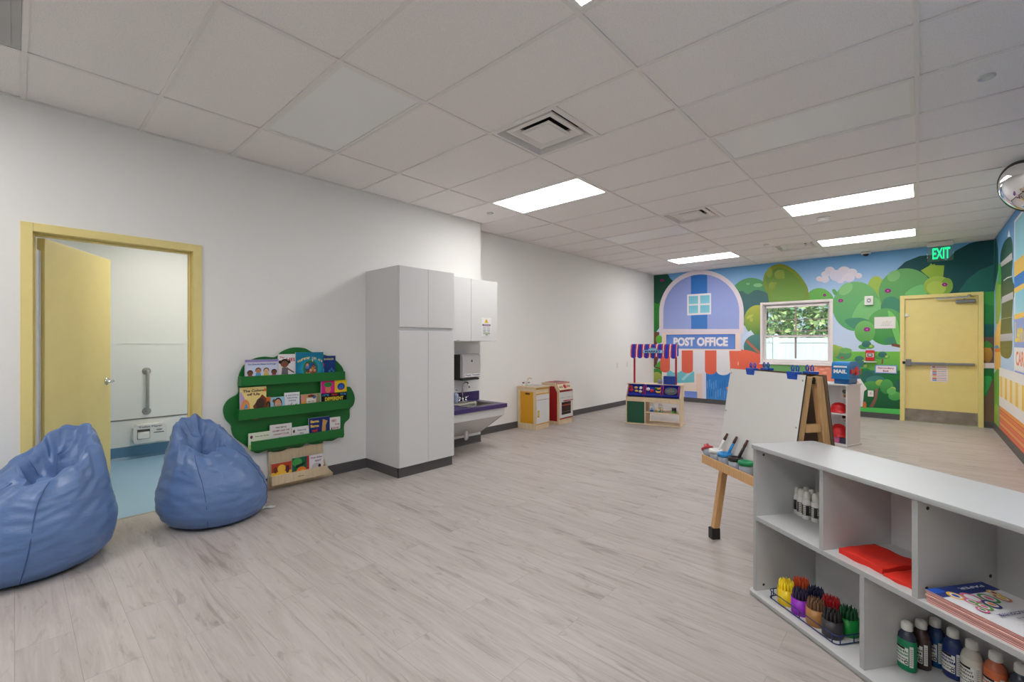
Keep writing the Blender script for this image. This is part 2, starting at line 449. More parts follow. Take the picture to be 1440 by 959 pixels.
for vx, vy in VENTS:
    for x in (vx, vx + .6096):
        if min(abs(x - g) for g in GX) > .05: b.box(x - w, x + w, vy, vy + .6096, H - .002, H + .006)
b.box(XL, XL + .02, YB, YJ, H - .003, H + .004); b.box(XF, XF + .02, YJ, YF, H - .003, H + .004); b.box(XR - .02, XR, YB, YF, H - .003, H + .004)
b.box(XF, XR, YF - .02, YF, H - .003, H + .004); b.box(XF, XL + .02, YJ, YJ + .02, H - .003, H + .004)
struct(b.build('trim_ceiling_grid', TEE))

# baseboards
def base_strip(name, segs):
    b = MB()
    for p0, p1, n in segs:
        p0, p1, n = Vector(p0 + (0,)), Vector(p1 + (0,)), Vector(n + (0,)); d = (p1 - p0)
        pr = [(0, 0), (.014, 0), (.007, .012), (.006, .10), (0, .10)]
        b.prism(pr, p0, n, Z3, d.length if n.cross(Z3).dot(d) > 0 else -d.length)
    return struct(b.build(name, BASEB))
base_strip('baseboard_left', [((XL, YB), (XL, D1[0] - .035), (1, 0)), ((XL, D1[1] + .04), (XL, 2.56), (1, 0)), ((XL, 3.26), (XL, YJ), (1, 0)), ((XF, YJ), (XF, YF), (1, 0)), ((XF, YJ), (XL, YJ), (0, 1))])
base_strip('baseboard_far', [((XF, YF), (D2[0] - .035, YF), (0, -1)), ((D2[1] + .035, YF), (XR, YF), (0, -1))])
base_strip('baseboard_right', [((XR, YB), (XR, YF), (-1, 0))])

# ceiling lights
LIGHT_LABELS = ['lit ceiling light panel nearest the left wall, in front of the upper cabinets', 'lit ceiling light panel above the blue post office mural', 'long lit ceiling light panel just before the smoke detector, right of the middle',
    'lit ceiling light panel nearest the exit sign', 'lit ceiling light cut off by the top edge, nearest the camera']
GLOW = emit('light_diffuser', (255, 253, 250), LIGHT_STRENGTH)
DIM = mat('unlit_diffuser', (238, 238, 238), .35, bump=.01)
for i, q in enumerate(LIT + OFF):
    x0, x1, y0, y1 = cell(*q); cxm, cym = (x0 + x1) / 2, (y0 + y1) / 2
    on = i < len(LIT)
    lab = LIGHT_LABELS[i] if i < 5 else ('fill light panel added to the ceiling behind the camera, out of view' if on else ['unlit ceiling light panel at top left, nearest the green bookshelf', 'unlit ceiling light panel at upper right, before the lit panel over the mailbox', 'unlit ceiling light panel beside the middle air diffuser, before the post office mural'][i - len(LIT)])
    t = thing('ceiling_light', lab, 'light', (cxm, cym, H), 0, 'ceiling light panels')
    hx, hy = (x1 - x0) / 2 - .013, (y1 - y0) / 2 - .013
    b = MB()
    for a in ((-hx, hx, -hy, -hy + .022), (-hx, hx, hy - .022, hy), (-hx, -hx + .022, -hy + .022, hy - .022), (hx - .022, hx, -hy + .022, hy - .022)): b.box(*a, .0, .05)
    b.box(-hx, hx, -hy, hy, .05, .055)
    b.build('frame', WPLAS, t)
    b = MB(); b.box(-hx + .022, hx - .022, -hy + .022, hy - .022, .006, .010); b.build('diffuser', GLOW if on else DIM, t)
# grey blank panel at the top left corner
x0, x1, y0, y1 = cell(-3.37, -.3)
b = MB(); b.box(x0 + .014, x1 - .014, y0 + .014, y1 - .014, H - .001, H + .004, 0); b.box(x0 + .05, x1 - .05, y0 + .05, y1 - .05, H - .004, H - .001, 0)
tag(b.build('access_panel', mat('grey_panel', (176, 176, 175), .5, bump=.02), bevel=.001), 'flat grey ceiling panel in the top left corner', 'panel')

# square air diffusers
VM = mat('diffuser_enamel', (236, 232, 230), .45, bump=.01); DARK = mat('duct_dark', (20, 20, 21), .8, bump=.02)
VL = ['square air diffuser nearest the camera', 'square air diffuser beside the unlit ceiling panel, middle of the three', 'square air diffuser farthest away, above the window']
for (vx, vy), lab in zip(VENTS, VL):
    t = thing('air_diffuser', lab, 'vent', (vx + .3048, vy + .3048, H), 0, 'square ceiling air diffusers')
    def ring(b, prof):
        n = len(prof)
        R4 = [[b.v((sx * r, sy * r, z)) for sx, sy in ((-1, -1), (1, -1), (1, 1), (-1, 1))] for r, z in prof]
        for a, c in zip(R4, R4[1:]):
            for k in range(4): b.f([a[k], a[(k + 1) % 4], c[(k + 1) % 4], c[k]])
    b = MB(); ring(b, [(.29, .006), (.29, 0), (.268, 0), (.238, .085), (.238, .10), (.29, .10), (.29, .006)]); b.build('outer_frame', VM, t)
    b = MB(); ring(b, [(.216, .020), (.190, .010), (.145, .045), (.145, .060), (.19, .030), (.216, .034), (.216, .020)]); b.build('louver_ring', VM, t)
    b = MB(); b.box(-.135, .135, -.135, .135, .014, .024); b.box(-.118, .118, -.118, .118, .008, .014); b.build('centre_plate', VM, t, bevel=.006)
    b = MB(); b.lathe([(.15, .098), (.15, .05)], 28); b.box(-.225, .225, -.225, .225, .094, .100); b.build('duct', DARK, t)

# small ceiling fittings
for (x, y, lab) in ((1387, 109, 'white round sprinkler cover at top right of the ceiling'), (689, 300, 'small round sprinkler cover in the ceiling near the left wall'), (991, 353.5, 'small round sprinkler cover above the post office mural'), (1077, 344, 'small round sprinkler cover beside the farthest air diffuser')):
    q = on_z(x, y, H); b = MB(); b.lathe([(.042, 0), (.040, .004), (.036, .008), (.036, .012)][::-1] and [(0, -.006), (.036, -.006), (.042, -.001), (.042, .005)], 24)
    tag(b.build('sprinkler_cover', WPLAS, loc=q), lab, 'sprinkler')
q = on_z(1158, 306.5, H)
t = thing('smoke_detector', 'white round smoke detector on the ceiling between two lit panels', 'detector', q)
b = MB(); b.lathe([(.045, -.045), (.058, -.038), (.064, -.020), (.064, -.014)], 28); b.build('head', WPLAS, t)
b = MB(); b.lathe([(.072, -.014), (.075, -.006), (.075, .004)], 28); b.build('base', WPLAS, t)
t = thing('security_camera', 'small dome security camera at the top of the mural wall', 'camera', (-.70, 10.19, H))
b = MB(); b.lathe([(.066, -.040), (.072, -.030), (.072, .002)], 28); b.build('housing', WPLAS, t)
b = MB(); b.lathe([(0, -.078), (.020, -.075), (.036, -.064), (.045, -.046), (.046, -.038)], 24); b.build('dome', BLACK, t)

# ------------------------------------------------------------------ doors
def frame_on(b, x0, x1, top, w, d0, d1, plane):
    """door casing around an opening; plane(u, d, z) -> box"""
    plane(x0 - w, x0 + .028, d0, d1, 0, top + w); plane(x1 - .028, x1 + w, d0, d1, 0, top + w); plane(x0 + .028, x1 - .028, d0, d1, top - .028, top + w)
door1 = bpy.data.objects.new('door_1', None); C.objects.link(door1); struct(door1)
door1.location = (XL, D1[0], 0)
b = MB(); b.T = Matrix.Translation((-XL, -D1[0], 0))
frame_on(b, D1[0], D1[1], D1[2], .03, 0, 0, lambda u0, u1, d0, d1, z0, z1: b.box(XL - .165, XL + .016, u0, u1, z0, z1))
y0, y1 = D1[0] + .028, D1[1] - .028
for a in ((y0, y0 + .014), (y1 - .014, y1)): b.box(XL - .11, XL - .055, a[0], a[1], 0, D1[2] - .028)
b.box(XL - .11, XL - .055, y0 + .014, y1 - .014, D1[2] - .042, D1[2] - .028)
b.build('door_frame', YELLOW, door1, bevel=.003)
# leaf swung into the washroom
hx, hy = -4.555, .125
ang = math.atan2(.53 - hy, -5.27 - hx); LW = .875
leaf = MB(); leaf.box(0, LW, -.022, .022, .012, 2.07)
lo = leaf.build('door_leaf', YELLOW, door1, bevel=.002, loc=(hx - XL, hy - D1[0], 0), rot=(0, 0, ang))
b = MB()
hp = LW - .07
for sd in (-1, 1):
    b.lathe([(.032, 0), (.032, .007), (.024, .011), (.012, .013), (.012, .048)], 20, (hp, sd * .022, 1.0), M=Matrix.Rotation(-sd * pi / 2, 3, 'X'))
    b.tube([(hp, sd * .070, 1.0), (hp - .03, sd * .074, 1.0), (hp - .115, sd * .072, .998)], [.010, .010, .008], 10)
b.build('handle', CHROME, lo)
b = MB(); b.box(0, .10, -.0015, .0, 0, .032)
sh = Sheet(b, (.10, 0.0005, 0), (-1, 0, 0), Z3); sh.rect(0, .10, 0, .032, (240, 240, 236)); sh.text('Bathroom', .05, .016, .017, (70, 70, 74), w=.085)
b.T = Matrix()
sg = b.build('door_sign', WPLAS, loc=Vector((hx, hy, 1.05)) + Vector((cos(ang), sin(ang), 0)) * (LW - .235) + Vector((-sin(ang), cos(ang), 0)) * .0245, rot=(0, 0, ang))
tag(sg, 'small white sign reading Bathroom above the lever of the yellow door', 'sign')
# white finger guard at the hinge
b = MB(); b.box(.0, .055, -.014, -.002, .03, 1.98); b.box(.055, .068, -.020, -.002, .03, 1.98)
g_ = b.build('hinge_guard', mat('guard_white', (214, 214, 220), .35, bump=.01), door1, loc=(hx - XL + .085, hy - D1[0] - .040, 0), rot=(0, 0, rad(163)), bevel=.004)
tag(g_, 'white plastic finger guard')
b = MB(); s_ = Sheet(b, (0, 0, 0), Y3, Z3); s_.rect(0, .055, 0, .075, (225, 224, 224)); s_.oval(.014, .055, .006, .006, (40, 40, 44)); s_.rect(.008, .02, .01, .04, (60, 60, 64)); s_.rect(.03, .048, .02, .06, (120, 120, 124)); s_.rect(.03, .036, .01, .02, (30, 30, 34))

# far exit door
door2 = bpy.data.objects.new('door_2', None); C.objects.link(door2); struct(door2); door2.location = (D2[0], YF, 0)
TD = Matrix.Translation((-D2[0], -YF, 0))
b = MB(); b.T = TD
frame_on(b, D2[0], D2[1], D2[2], .03, 0, 0, lambda u0, u1, d0, d1, z0, z1: b.box(u0, u1, YF - .025, YF + .13, z0, z1))
b.build('door_frame', YELLOW, door2, bevel=.003)
lx0, lx1 = D2[0] + .031, D2[1] - .031
b = MB(); b.T = TD; b.box(lx0, lx1, YF + .012, YF + .056, .008, D2[2] - .032); b.build('door_leaf', YELLOW, door2, bevel=.002)
b = MB(); b.T = TD; b.box(lx0 + .004, lx1 - .004, YF + .006, YF + .012, .012, .215); tag(b.build('kick_plate', mat('kick_plate_steel', (150, 143, 134), .42, .6, var=.22, vscale=7), door2), 'scuffed steel kick plate')
b = MB(); b.T = TD
b.box(lx0 + .075, lx0 + .50, YF - .045, YF + .012, .965, 1.01); b.box(lx0 + .50, lx1 - .035, YF - .035, YF + .012, .968, 1.007)
pb = b.build('panic_bar', mat('panic_bar_grey', (140, 141, 146), .35, .5, var=.03), door2, bevel=.006)
b = MB(); b.T = TD; b.box(lx0 + .012, lx0 + .085, YF - .055, YF + .012, .94, 1.06); b.box(lx0 - .03, lx0 + .008, YF - .045, YF - .026, .975, 1.02, 1); b.build('latch_case', [mat('latch_grey', (132, 133, 138), .35, .5, var=.03), BLACK], pb, bevel=.008)
b = MB(); b.T = TD; b.box(.43, .66, YF - .050, YF + .012, 1.975, 2.025)
cl = b.build('door_closer', mat('closer_grey', (140, 141, 146), .35, .5, var=.03), door2, bevel=.01)
b = MB(); b.T = TD; b.tube([(.53, YF - .03, 2.03), (.53, YF - .03, 2.05), (.60, YF - .075, 2.075), (.585, YF - .05, 2.10)], .009, 8); b.box(.33, .585, YF - .06, YF - .045, 2.052, 2.078); b.box(.20, .345, YF - .058, YF - .045, 2.048, 2.074); b.lathe([(.020, 0), (.020, .02)], 14, (.585, YF - .055, 2.085)); b.build('closer_arm', STEEL, cl)
b = MB(); b.T = TD; b.box(lx0 - .0, lx0 + .05, YF - .016, YF + .012, 1.785, 1.83); tag(b.build('door_contact', WPLAS, door2, bevel=.004), 'white door contact')
b = MB(); s_ = Sheet(b, (0, 0, 0), X3, Z3); b.box(-.105, .105, .0005, .002, 0, .262)
s_.rect(-.105, .105, 0, .262, (238, 230, 232)); s_.rect(-.08, -.045, .233, .252, (200, 60, 70)); s_.rect(-.04, .09, .238, .246, (222, 120, 130))
for i, c in enumerate(((214, 190, 90), (206, 50, 66), (74, 150, 205), (206, 50, 66), (222, 200, 110), (206, 50, 66), (60, 140, 205))):
    z = .21 - i * .029; s_.rect(-.08, -.028, z - .018, z, c); s_.rect(-.022, .09, z - .012, z - .006, (160, 110, 160) if i % 2 else (200, 140, 150))
tag(b.build('instruction_sheet', WPLAS, loc=(on_y(1320.5, 525, YF).x, YF + .0098, .69)), 'white sheet with red and blue lines taped below the push bar of the exit door', 'paper')

# ------------------------------------------------------------------ window and what lies outside
UPVC = mat('window_vinyl', (236, 228, 228), .4, bump=.01)
win = bpy.data.objects.new('window_1', None); C.objects.link(win); struct(win); win.location = (WN[0], YF, WN[2])
TW = Matrix.Translation((-WN[0], -YF, -WN[2]))
def rectframe(b, x0, x1, z0, z1, w, ya, yb):
    b.box(x0, x0 + w, ya, yb, z0, z1); b.box(x1 - w, x1, ya, yb, z0, z1); b.box(x0 + w, x1 - w, ya, yb, z0, z0 + w); b.box(x0 + w, x1 - w, ya, yb, z1 - w, z1)
b = MB(); b.T = TW; rectframe(b, -2.402, -1.19, .92, 2.155, .045, YF - .018, YF + .02); b.box(-2.42, -1.172, YF - .03, YF, .900, .922)
b.build('window_frame', UPVC, win, bevel=.004)
b = MB(); b.T = TW; rectframe(b, WN[0], WN[1], WN[2], WN[3], .022, YF + .02, YF + .12)
rectframe(b, WN[0] + .022, WN[1] - .022, 1.45, WN[3] - .022, .028, YF + .085, YF + .115); rectframe(b, WN[0] + .022, WN[1] - .022, WN[2] + .022, 1.49, .028, YF + .05, YF + .08)
b.build('sash', UPVC, win, bevel=.003)
b = MB(); b.T = TW; xm = (WN[0] + WN[1]) / 2; MUN = mat('muntin', (214, 176, 170), .5, bump=.01)
b.box(xm - .012, xm + .012, YF + .095, YF + .104, 1.478, 2.068)
for z in (1.575, 1.79): b.box(WN[0] + .05, WN[1] - .05, YF + .096, YF + .103, z - .006, z + .006)
b.build('muntins', MUN, win)
b = MB(); b.T = TW; b.box(xm - .016, xm + .016, YF + .055, YF + .072, 1.03, 1.47); b.build('lower_mullion', mat('mullion_grey', (150, 142, 142), .5, bump=.01), win)
GLASS = pane_mat('window_glass', (244, 250, 248), .05)
b = MB(); b.T = TW; b.box(WN[0] + .05, WN[1] - .05, YF + .099, YF + .100, 1.478, 2.068); b.build('pane', GLASS, win)
b = MB(); b.T = TW; b.box(WN[0] + .05, WN[1] - .05, YF + .064, YF + .065, 1.005, 1.462); b.build('pane', GLASS, win)
t = thing('window_blind', 'half raised white slat blind in the window', 'blind', (xm, YF + .04, 1.45))
b = MB(); b.box(-.50, .50, -.018, .018, .585, .625); b.build('head_rail', UPVC, t, bevel=.003)
b = MB()
for i in range(22):
    z = .035 + i * .025
    b.box(-.495, .495, -.011, .011, z, z + .0008)
b.build('slats', UPVC, t)
b = MB(); b.box(-.497, .497, -.013, .013, -.005, .022); b.build('bottom_rail', UPVC, t, bevel=.003)
for x in (-.40, .40): b = MB(); b.tube([(x, -.014, .585), (x, -.014, .02)], .0012, 5); b.build('lift_cord', WPLAS, t)
b = MB(); b.tube([(-.455, -.024, .60), (-.455, -.024, -.07)], .0025, 6); b.build('cord', WPLAS, t)
b = MB(); b.lathe([(.009, 0), (.008, .02), (.002, .03)], 10, (-.455, -.024, -.101)); b.build('tassel', WPLAS, t)

b = MB(); b.box(-14, 10, YF + .15, 40, -.15, -.10); struct(b.build('ground', mat('lawn', (92, 130, 62), .9, bump=.3, bscale=30, var=.25, vscale=3)))
VIN = mat('white_vinyl_fence', (240, 242, 244), .4, bump=.01)
t = thing('vinyl_fence', 'white vinyl privacy fence outside the window', 'fence', (-2.2, 13.6, -.1))
x = -2.4
while x < 3.0:
    b = MB(); b.box(x - .06, x + .06, -.06, .06, 0, 1.62); b.prism([(-.07, 0), (.07, 0), (0, .06)], (x, .07, 1.62), X3, Z3, .14); b.build('post', VIN, t, bevel=.004)
    b = MB(); b.box(x + .06, x + 1.74, -.025, .025, .08, .20); b.box(x + .06, x + 1.74, -.025, .025, 1.44, 1.56)
    k = x + .062
    while k < x + 1.72: b.box(k, k + .15, -.012, .012, .2, 1.44); k += .153
    b.build('fence_panel', VIN, t); x += 1.8
rng = random.Random(4)
LEAF = [mat('leaf_light', (206, 224, 150), .6, var=.3, vscale=3), mat('leaf_mid', (140, 182, 104), .6, var=.3, vscale=3), mat('leaf_dark', (84, 134, 84), .6, var=.3, vscale=3)]
for i, (bx, by, bh, br_, lab) in enumerate(((-5.6, 15.9, 3.9, .95, 'leafy shrub outside at the far left of the window view'), (-3.6, 15.9, 4.1, .95, 'leafy shrub outside seen through the left upper pane'), (-1.6, 15.9, 3.9, .95, 'leafy shrub outside seen through the right upper pane'), (.4, 15.9, 4.2, .95, 'leafy shrub outside at the far right of the window view'), (-5.4, 18.2, 5.4, 1.2, 'taller leafy tree behind the shrubs, left'), (-2.7, 18.2, 5.6, 1.25, 'taller leafy tree behind the shrubs, middle'), (-.1, 18.2, 5.4, 1.2, 'taller leafy tree behind the shrubs, right'))):
    t = thing('shrub', lab, 'shrub', (bx, by, -.1))
    b = MB(); b.tube([(0, 0, 0), (.05, .03, bh * .45), (0, 0, bh * .8)], [.10, .08, .03], 8); b.build('stem', mat('bark', (96, 78, 60), .8, var=.2), t)
    b = MB()
    for k in range(2600):
        u = Vector((rng.gauss(0, 1), rng.gauss(0, 1), rng.gauss(0, 1))).normalized() * (rng.uniform(.72, 1.0) + .12 * noise.noise(Vector((k * .01, i, 0))))
        c_ = Vector((u.x * br_, u.y * br_ * .7, bh * .52 + u.z * bh * .5))
        d = Vector((rng.gauss(0, 1), rng.gauss(0, 1), rng.gauss(0, .6))).normalized(); e_ = d.cross(Vector((rng.gauss(0, 1), rng.gauss(0, 1), 1))).normalized(); sz = rng.uniform(.07, .14)
        b.f([b.v(c_ - d * sz), b.v(c_ + e_ * sz * .5), b.v(c_ + d * sz), b.v(c_ - e_ * sz * .5)], rng.choice((0, 0, 1, 1, 2)))
    b.build('foliage', LEAF, t)

# ------------------------------------------------------------------ printed mural on the far and right walls
# outlines are measured on the wall itself: m() gives (x, z) on the far wall, n() gives (-y, z) on the right wall
def m(pts): return [(lambda q: (q.x, q.z))(on_y(x, y, YF)) for x, y in pts]
def smooth(pts, k=6):
    n = len(pts); out = []
    for i in range(n):
        p0, p1, p2, p3 = pts[i - 1], pts[i], pts[(i + 1) % n], pts[(i + 2) % n]
        for j in range(k):
            t = j / k
            out.append(tuple(.5 * (2 * p1[a] + (p2[a] - p0[a]) * t + (2 * p0[a] - 5 * p1[a] + 4 * p2[a] - p3[a]) * t * t + (3 * p1[a] - p0[a] - 3 * p2[a] + p3[a]) * t ** 3) for a in (0, 1)))
    return out
fx0, fx1 = -2.40, -1.19
clips = [(XF, fx0, .0, H), (fx0, fx1, 0, .92), (fx0, fx1, 2.155, H), (fx1, D2[0], 0, H), (D2[0], D2[1], D2[2] + .01, H), (D2[1], XR, 0, H)]
mb = MB(); S = Sheet(mb, (0, YF, 0), X3, Z3, eps=.00003, clips=clips, lift=2)
za, zb, zc, zd = zoomed(912, 370, 8.72), zoomed(912, 460, 8.72), zoomed(900, 340, 3.69), zoomed(1150, 330, 3.093)
ze, zf = zoomed(1160, 440, 5.99), zoomed(1020, 400, 7.375)
def P(z, pts, col, col2=None, sm=True): S.poly(smooth(m(z(pts))) if sm else m(z(pts)), col, col2)
def O(z, x, y, rx, ry, col, col2=None, tilt=0):
    c_ = [(x + rx * cos(2 * pi * i / 32) * cos(rad(tilt)) - ry * sin(2 * pi * i / 32) * sin(rad(tilt)), y + rx * cos(2 * pi * i / 32) * sin(rad(tilt)) + ry * sin(2 * pi * i / 32) * cos(rad(tilt))) for i in range(32)]
    S.poly(m(z(c_)), col, col2)
S.rect(XF, XR, 2.2, H, (104, 168, 222), (186, 210, 240)); S.rect(XF, XR, 1.0, 2.2, (186, 210, 240), (206, 220, 244)); S.rect(XF, XR, 0, 1.0, (206, 220, 244))
# left edge: dark tree, bright bushes and a trunk
P(za, [(55, 125), (215, 128), (265, 185), (300, 240), (220, 360), (165, 460), (140, 620), (55, 850)], (26, 78, 62), (34, 92, 62))
O(za, 165, 212, 26, 18, (136, 42, 104)); O(za, 122, 742, 16, 22, (136, 42, 104))
P(za, [(55, 510), (120, 500), (165, 440), (170, 700), (120, 810), (55, 840)], (58, 150, 52), (44, 122, 58))
P(zb, [(55, 55), (140, 60), (112, 150), (105, 250), (125, 370), (96, 470), (55, 500)], (126, 84, 62), (104, 66, 52), False)
O(zb, 130, 150, 42, 50, (112, 196, 66), (86, 168, 56)); P(zb, [(90, 470), (140, 412), (200, 420), (200, 520), (100, 520)], (94, 190, 66), (74, 160, 60))
P(zb, [(55, 500), (200, 545), (200, 700), (55, 700)], (64, 150, 60), (46, 118, 52), False); O(zb, 100, 625, 70, 75, (176, 184, 90), (144, 156, 74))
S.line(m(zb([(70, 488)]))[0], m(zb([(165, 515)]))[0], .035, (112, 80, 60))
# bushes between the post office and the window
O(zc, 578, 305, 116, 118, (96, 164, 104), (74, 118, 112)); P(zc, [(478, 290), (500, 265), (530, 255), (560, 272), (600, 250), (650, 262), (690, 300), (690, 420), (470, 420)], (74, 112, 110), (66, 110, 116))
O(zc, 612, 225, 24, 10, (140, 196, 140)); O(zc, 560, 218, 10, 6, (130, 188, 130))
O(zc, 930, 330, 82, 90, (118, 186, 94), (86, 160, 82)); O(zc, 958, 277, 8, 7, (158, 42, 110))
P(zc, [(640, 225), (646, 168), (690, 122), (745, 117), (805, 150), (850, 202), (873, 255), (862, 330), (690, 330), (662, 270)], (136, 150, 44), (124, 160, 84))
P(zc, [(650, 190), (690, 145), (730, 136), (790, 160), (840, 218), (852, 262), (835, 300), (700, 300), (668, 245)], (106, 140, 60), (126, 166, 84))
for x, y, r, q in ((724, 170, 27, 24), (684, 231, 16, 23), (702, 216, 7, 7), (744, 186, 7, 6), (735, 152, 13, 6), (672, 160, 15, 26)): O(zc, x, y, r, q, (150, 170, 78), (136, 158, 66))
O(zc, 612, 408, 72, 80, (186, 192, 82), (92, 140, 78)); O(zc, 578, 405, 9, 10, (176, 190, 92)); O(zc, 570, 388, 20, 7, (190, 198, 96), None, -30)
P(zc, [(530, 500), (560, 470), (575, 458), (600, 490), (560, 530)], (214, 228, 248), (198, 214, 240), False)
O(zc, 610, 545, 72, 66, (92, 142, 136), (70, 118, 112)); S.line(m(zc([(552, 512)]))[0], m(zc([(628, 585)]))[0], .05, (186, 116, 96))
# the cloud
for x, y, r in ((930, 192, 16), (962, 170, 22), (985, 150, 26), (1060, 155, 34), (1020, 175, 36), (1102, 160, 26), (1135, 176, 18), (1085, 185, 30), (960, 195, 22), (1040, 196, 24)): O(zc, x, y, r, r * .8, (236, 228, 240), (222, 218, 238))
O(zc, 1022, 176, 30, 27, (228, 224, 242), (216, 214, 236)); O(zc, 936, 196, 12, 10, (240, 214, 220)); O(zc, 1128, 180, 10, 8, (242, 216, 222))
# trees right of the window
O(zd, 255, 250, 42, 70, (172, 196, 88), (140, 176, 80)); P(zd, [(330, 165), (380, 118), (445, 92), (500, 88), (560, 112), (600, 70), (660, 38), (720, 22), (790, 10), (790, 470), (480, 470), (420, 300)], (22, 76, 84), (34, 88, 86), False)
P(zd, [(605, 260), (650, 195), (700, 155), (790, 120), (790, 460), (610, 460)], (40, 112, 104), (36, 100, 94), False)
O(zd, 168, 312, 104, 108, (120, 184, 116), (92, 166, 112)); O(zd, 122, 236, 34, 22, (140, 198, 132), None, -38); P(zd, [(62, 240), (75, 238), (85, 255), (72, 262)], (96, 166, 96)); P(zd, [(160, 330), (190, 290), (240, 270), (272, 300), (272, 400), (190, 400), (150, 370)], (132, 198, 128), (120, 186, 118))
P(zd, [(120, 370), (190, 362), (250, 390), (230, 412), (180, 415), (140, 400)], (78, 146, 116))
P(zd, [(448, 156), (490, 132), (550, 134), (545, 190), (500, 200)], (170, 196, 74), (140, 180, 70), False); P(zd, [(485, 136), (492, 124), (500, 132), (508, 126), (512, 136)], (160, 190, 70), None, False)
O(zd, 385, 252, 120, 106, (112, 178, 106), (86, 152, 96)); O(zd, 330, 180, 30, 22, (132, 190, 122), None, -30); P(zd, [(380, 262), (410, 232), (460, 218), (470, 262)], (120, 196, 122)); O(zd, 320, 315, 46, 46, (72, 140, 112))
O(zd, 522, 224, 62, 44, (174, 198, 84), (146, 180, 76)); O(zd, 562, 222, 26, 34, (136, 172, 72)); O(zd, 515, 232, 42, 30, (180, 204, 92))
O(zd, 298, 400, 84, 80, (104, 172, 104), (70, 152, 78)); O(zd, 205, 422, 45, 48, (126, 190, 112), (96, 166, 88)); O(zd, 330, 462, 42, 18, (72, 140, 108)); P(zd, [(305, 330), (345, 370), (358, 470), (345, 475), (320, 400)], (126, 204, 110))
for x, y, r in ((100, 287, 11), (305, 244, 14), (552, 217, 12), (214, 412, 14), (30, 264, 7)): O(zd, x, y, r, r * .68, (150, 38, 128)); O(zd, x, y, r * .3, r * .2, (214, 120, 190))
S.line(m(zd([(322, 478)]))[0], m(zd([(362, 486)]))[0], .05, (126, 84, 64))
# right of the door
P(zd, [(715, 250), (790, 245), (790, 395), (715, 395)], (66, 160, 70), (54, 138, 76), False); P(zd, [(715, 300), (790, 312), (790, 395), (715, 395)], (48, 138, 68), (40, 122, 66), False); P(zd, [(715, 390), (790, 388), (790, 450), (715, 450)], (28, 96, 92), (24, 84, 82), False)
P(zd, [(715, 445), (790, 445), (790, 840), (715, 840)], (98, 76, 70), (122, 92, 76), False)
P(zd, [(715, 582), (790, 582), (790, 600), (752, 640), (735, 700), (715, 705)], (30, 108, 56), (36, 124, 64), False); P(zd, [(715, 625), (755, 618), (748, 660), (715, 700)], (58, 160, 84), (52, 148, 76))
P(zd, [(715, 558), (790, 558), (790, 581), (715, 581)], (222, 214, 212), None, False); O(zd, 738, 520, 22, 36, (196, 150, 62), (150, 112, 52)); P(zd, [(715, 480), (735, 462), (762, 486), (735, 492)], (62, 138, 60))
# lower landscape
P(zd, [(55, 508), (362, 508), (362, 640), (55, 640)], (126, 196, 84), (74, 160, 74), False); P(zd, [(55, 560), (160, 552), (250, 600), (362, 590), (362, 765), (55, 765)], (44, 134, 70), (24, 82, 54), False)
P(zd, [(170, 749), (362, 759), (362, 800), (170, 800)], (86, 196, 96), (74, 186, 88), False)
def canopy(x, y, s, trunk=True):
    if trunk: P(ze, [(x - 5 * s, y + 8 * s), (x + 9 * s, y + 8 * s), (x + 3 * s, y + 50 * s), (x - 9 * s, y + 50 * s)], (150, 106, 84), (132, 88, 72), False)
    O(ze, x - 20 * s, y, 34 * s, 17 * s, (104, 176, 100), (76, 152, 86)); O(ze, x + 22 * s, y - 2 * s, 32 * s, 16 * s, (112, 182, 98), (84, 158, 86)); O(ze, x, y - 18 * s, 32 * s, 22 * s, (70, 128, 118), (56, 112, 106)); O(ze, x + 30 * s, y - 4 * s, 11 * s, 9 * s, (180, 204, 96))
O(ze, 105, 325, 62, 48, (172, 196, 104), (130, 172, 92)); O(ze, 150, 350, 76, 46, (96, 160, 106), (82, 142, 112)); O(ze, 172, 318, 56, 24, (118, 180, 98)); O(ze, 145, 378, 10, 9, (206, 70, 76))
canopy(350, 285, 1.25, False); canopy(290, 410, 1.2); canopy(485, 372, 1.15); canopy(300, 452, 1.35)
O(ze, 400, 545, 90, 62, (58, 122, 108), (44, 100, 88)); O(ze, 360, 520, 50, 34, (48, 104, 98)); O(ze, 425, 565, 78, 36, (66, 132, 122))
O(ze, 395, 612, 74, 38, (86, 164, 88), (64, 140, 74)); O(ze, 465, 588, 38, 26, (176, 204, 92), (140, 180, 80)); O(ze, 520, 620, 56, 62, (92, 172, 92), (64, 142, 78)); O(ze, 590, 700, 56, 38, (96, 182, 96), (70, 156, 82)); O(ze, 572, 640, 25, 18, (186, 206, 92)); O(ze, 618, 610, 26, 44, (44, 100, 92)); O(ze, 560, 660, 38, 30, (110, 190, 104))
P(ze, [(425, 640), (448, 636), (440, 720), (405, 800), (375, 790), (415, 720)], (150, 104, 92), (126, 84, 76), False)
P(ze, [(225, 460), (250, 480), (355, 640), (330, 660), (318, 790), (294, 790), (300, 600), (225, 520)], (236, 232, 234), (220, 216, 220), False); P(ze, [(225, 520), (300, 602), (294, 790), (225, 790)], (246, 196, 104), (236, 176, 84), False); O(ze, 335, 775, 15, 28, (206, 112, 52))
# under the window: green hill and a brick hut
P(zf, [(60, 805), (1130, 805), (1130, 1300), (-40, 1300)], (122, 176, 112), (84, 150, 96), False); O(zf, 1130, 690, 55, 66, (168, 196, 92), (120, 168, 92))
P(zf, [(850, 838), (1100, 838), (1130, 960), (1130, 1270), (850, 1270)], (238, 146, 120), (226, 120, 94), False)
for x, y in ((915, 862), (985, 880), (930, 905), (1010, 915), (960, 940), (1040, 870)): O(zf, x + 20, y, 26, 10, (246, 172, 150))
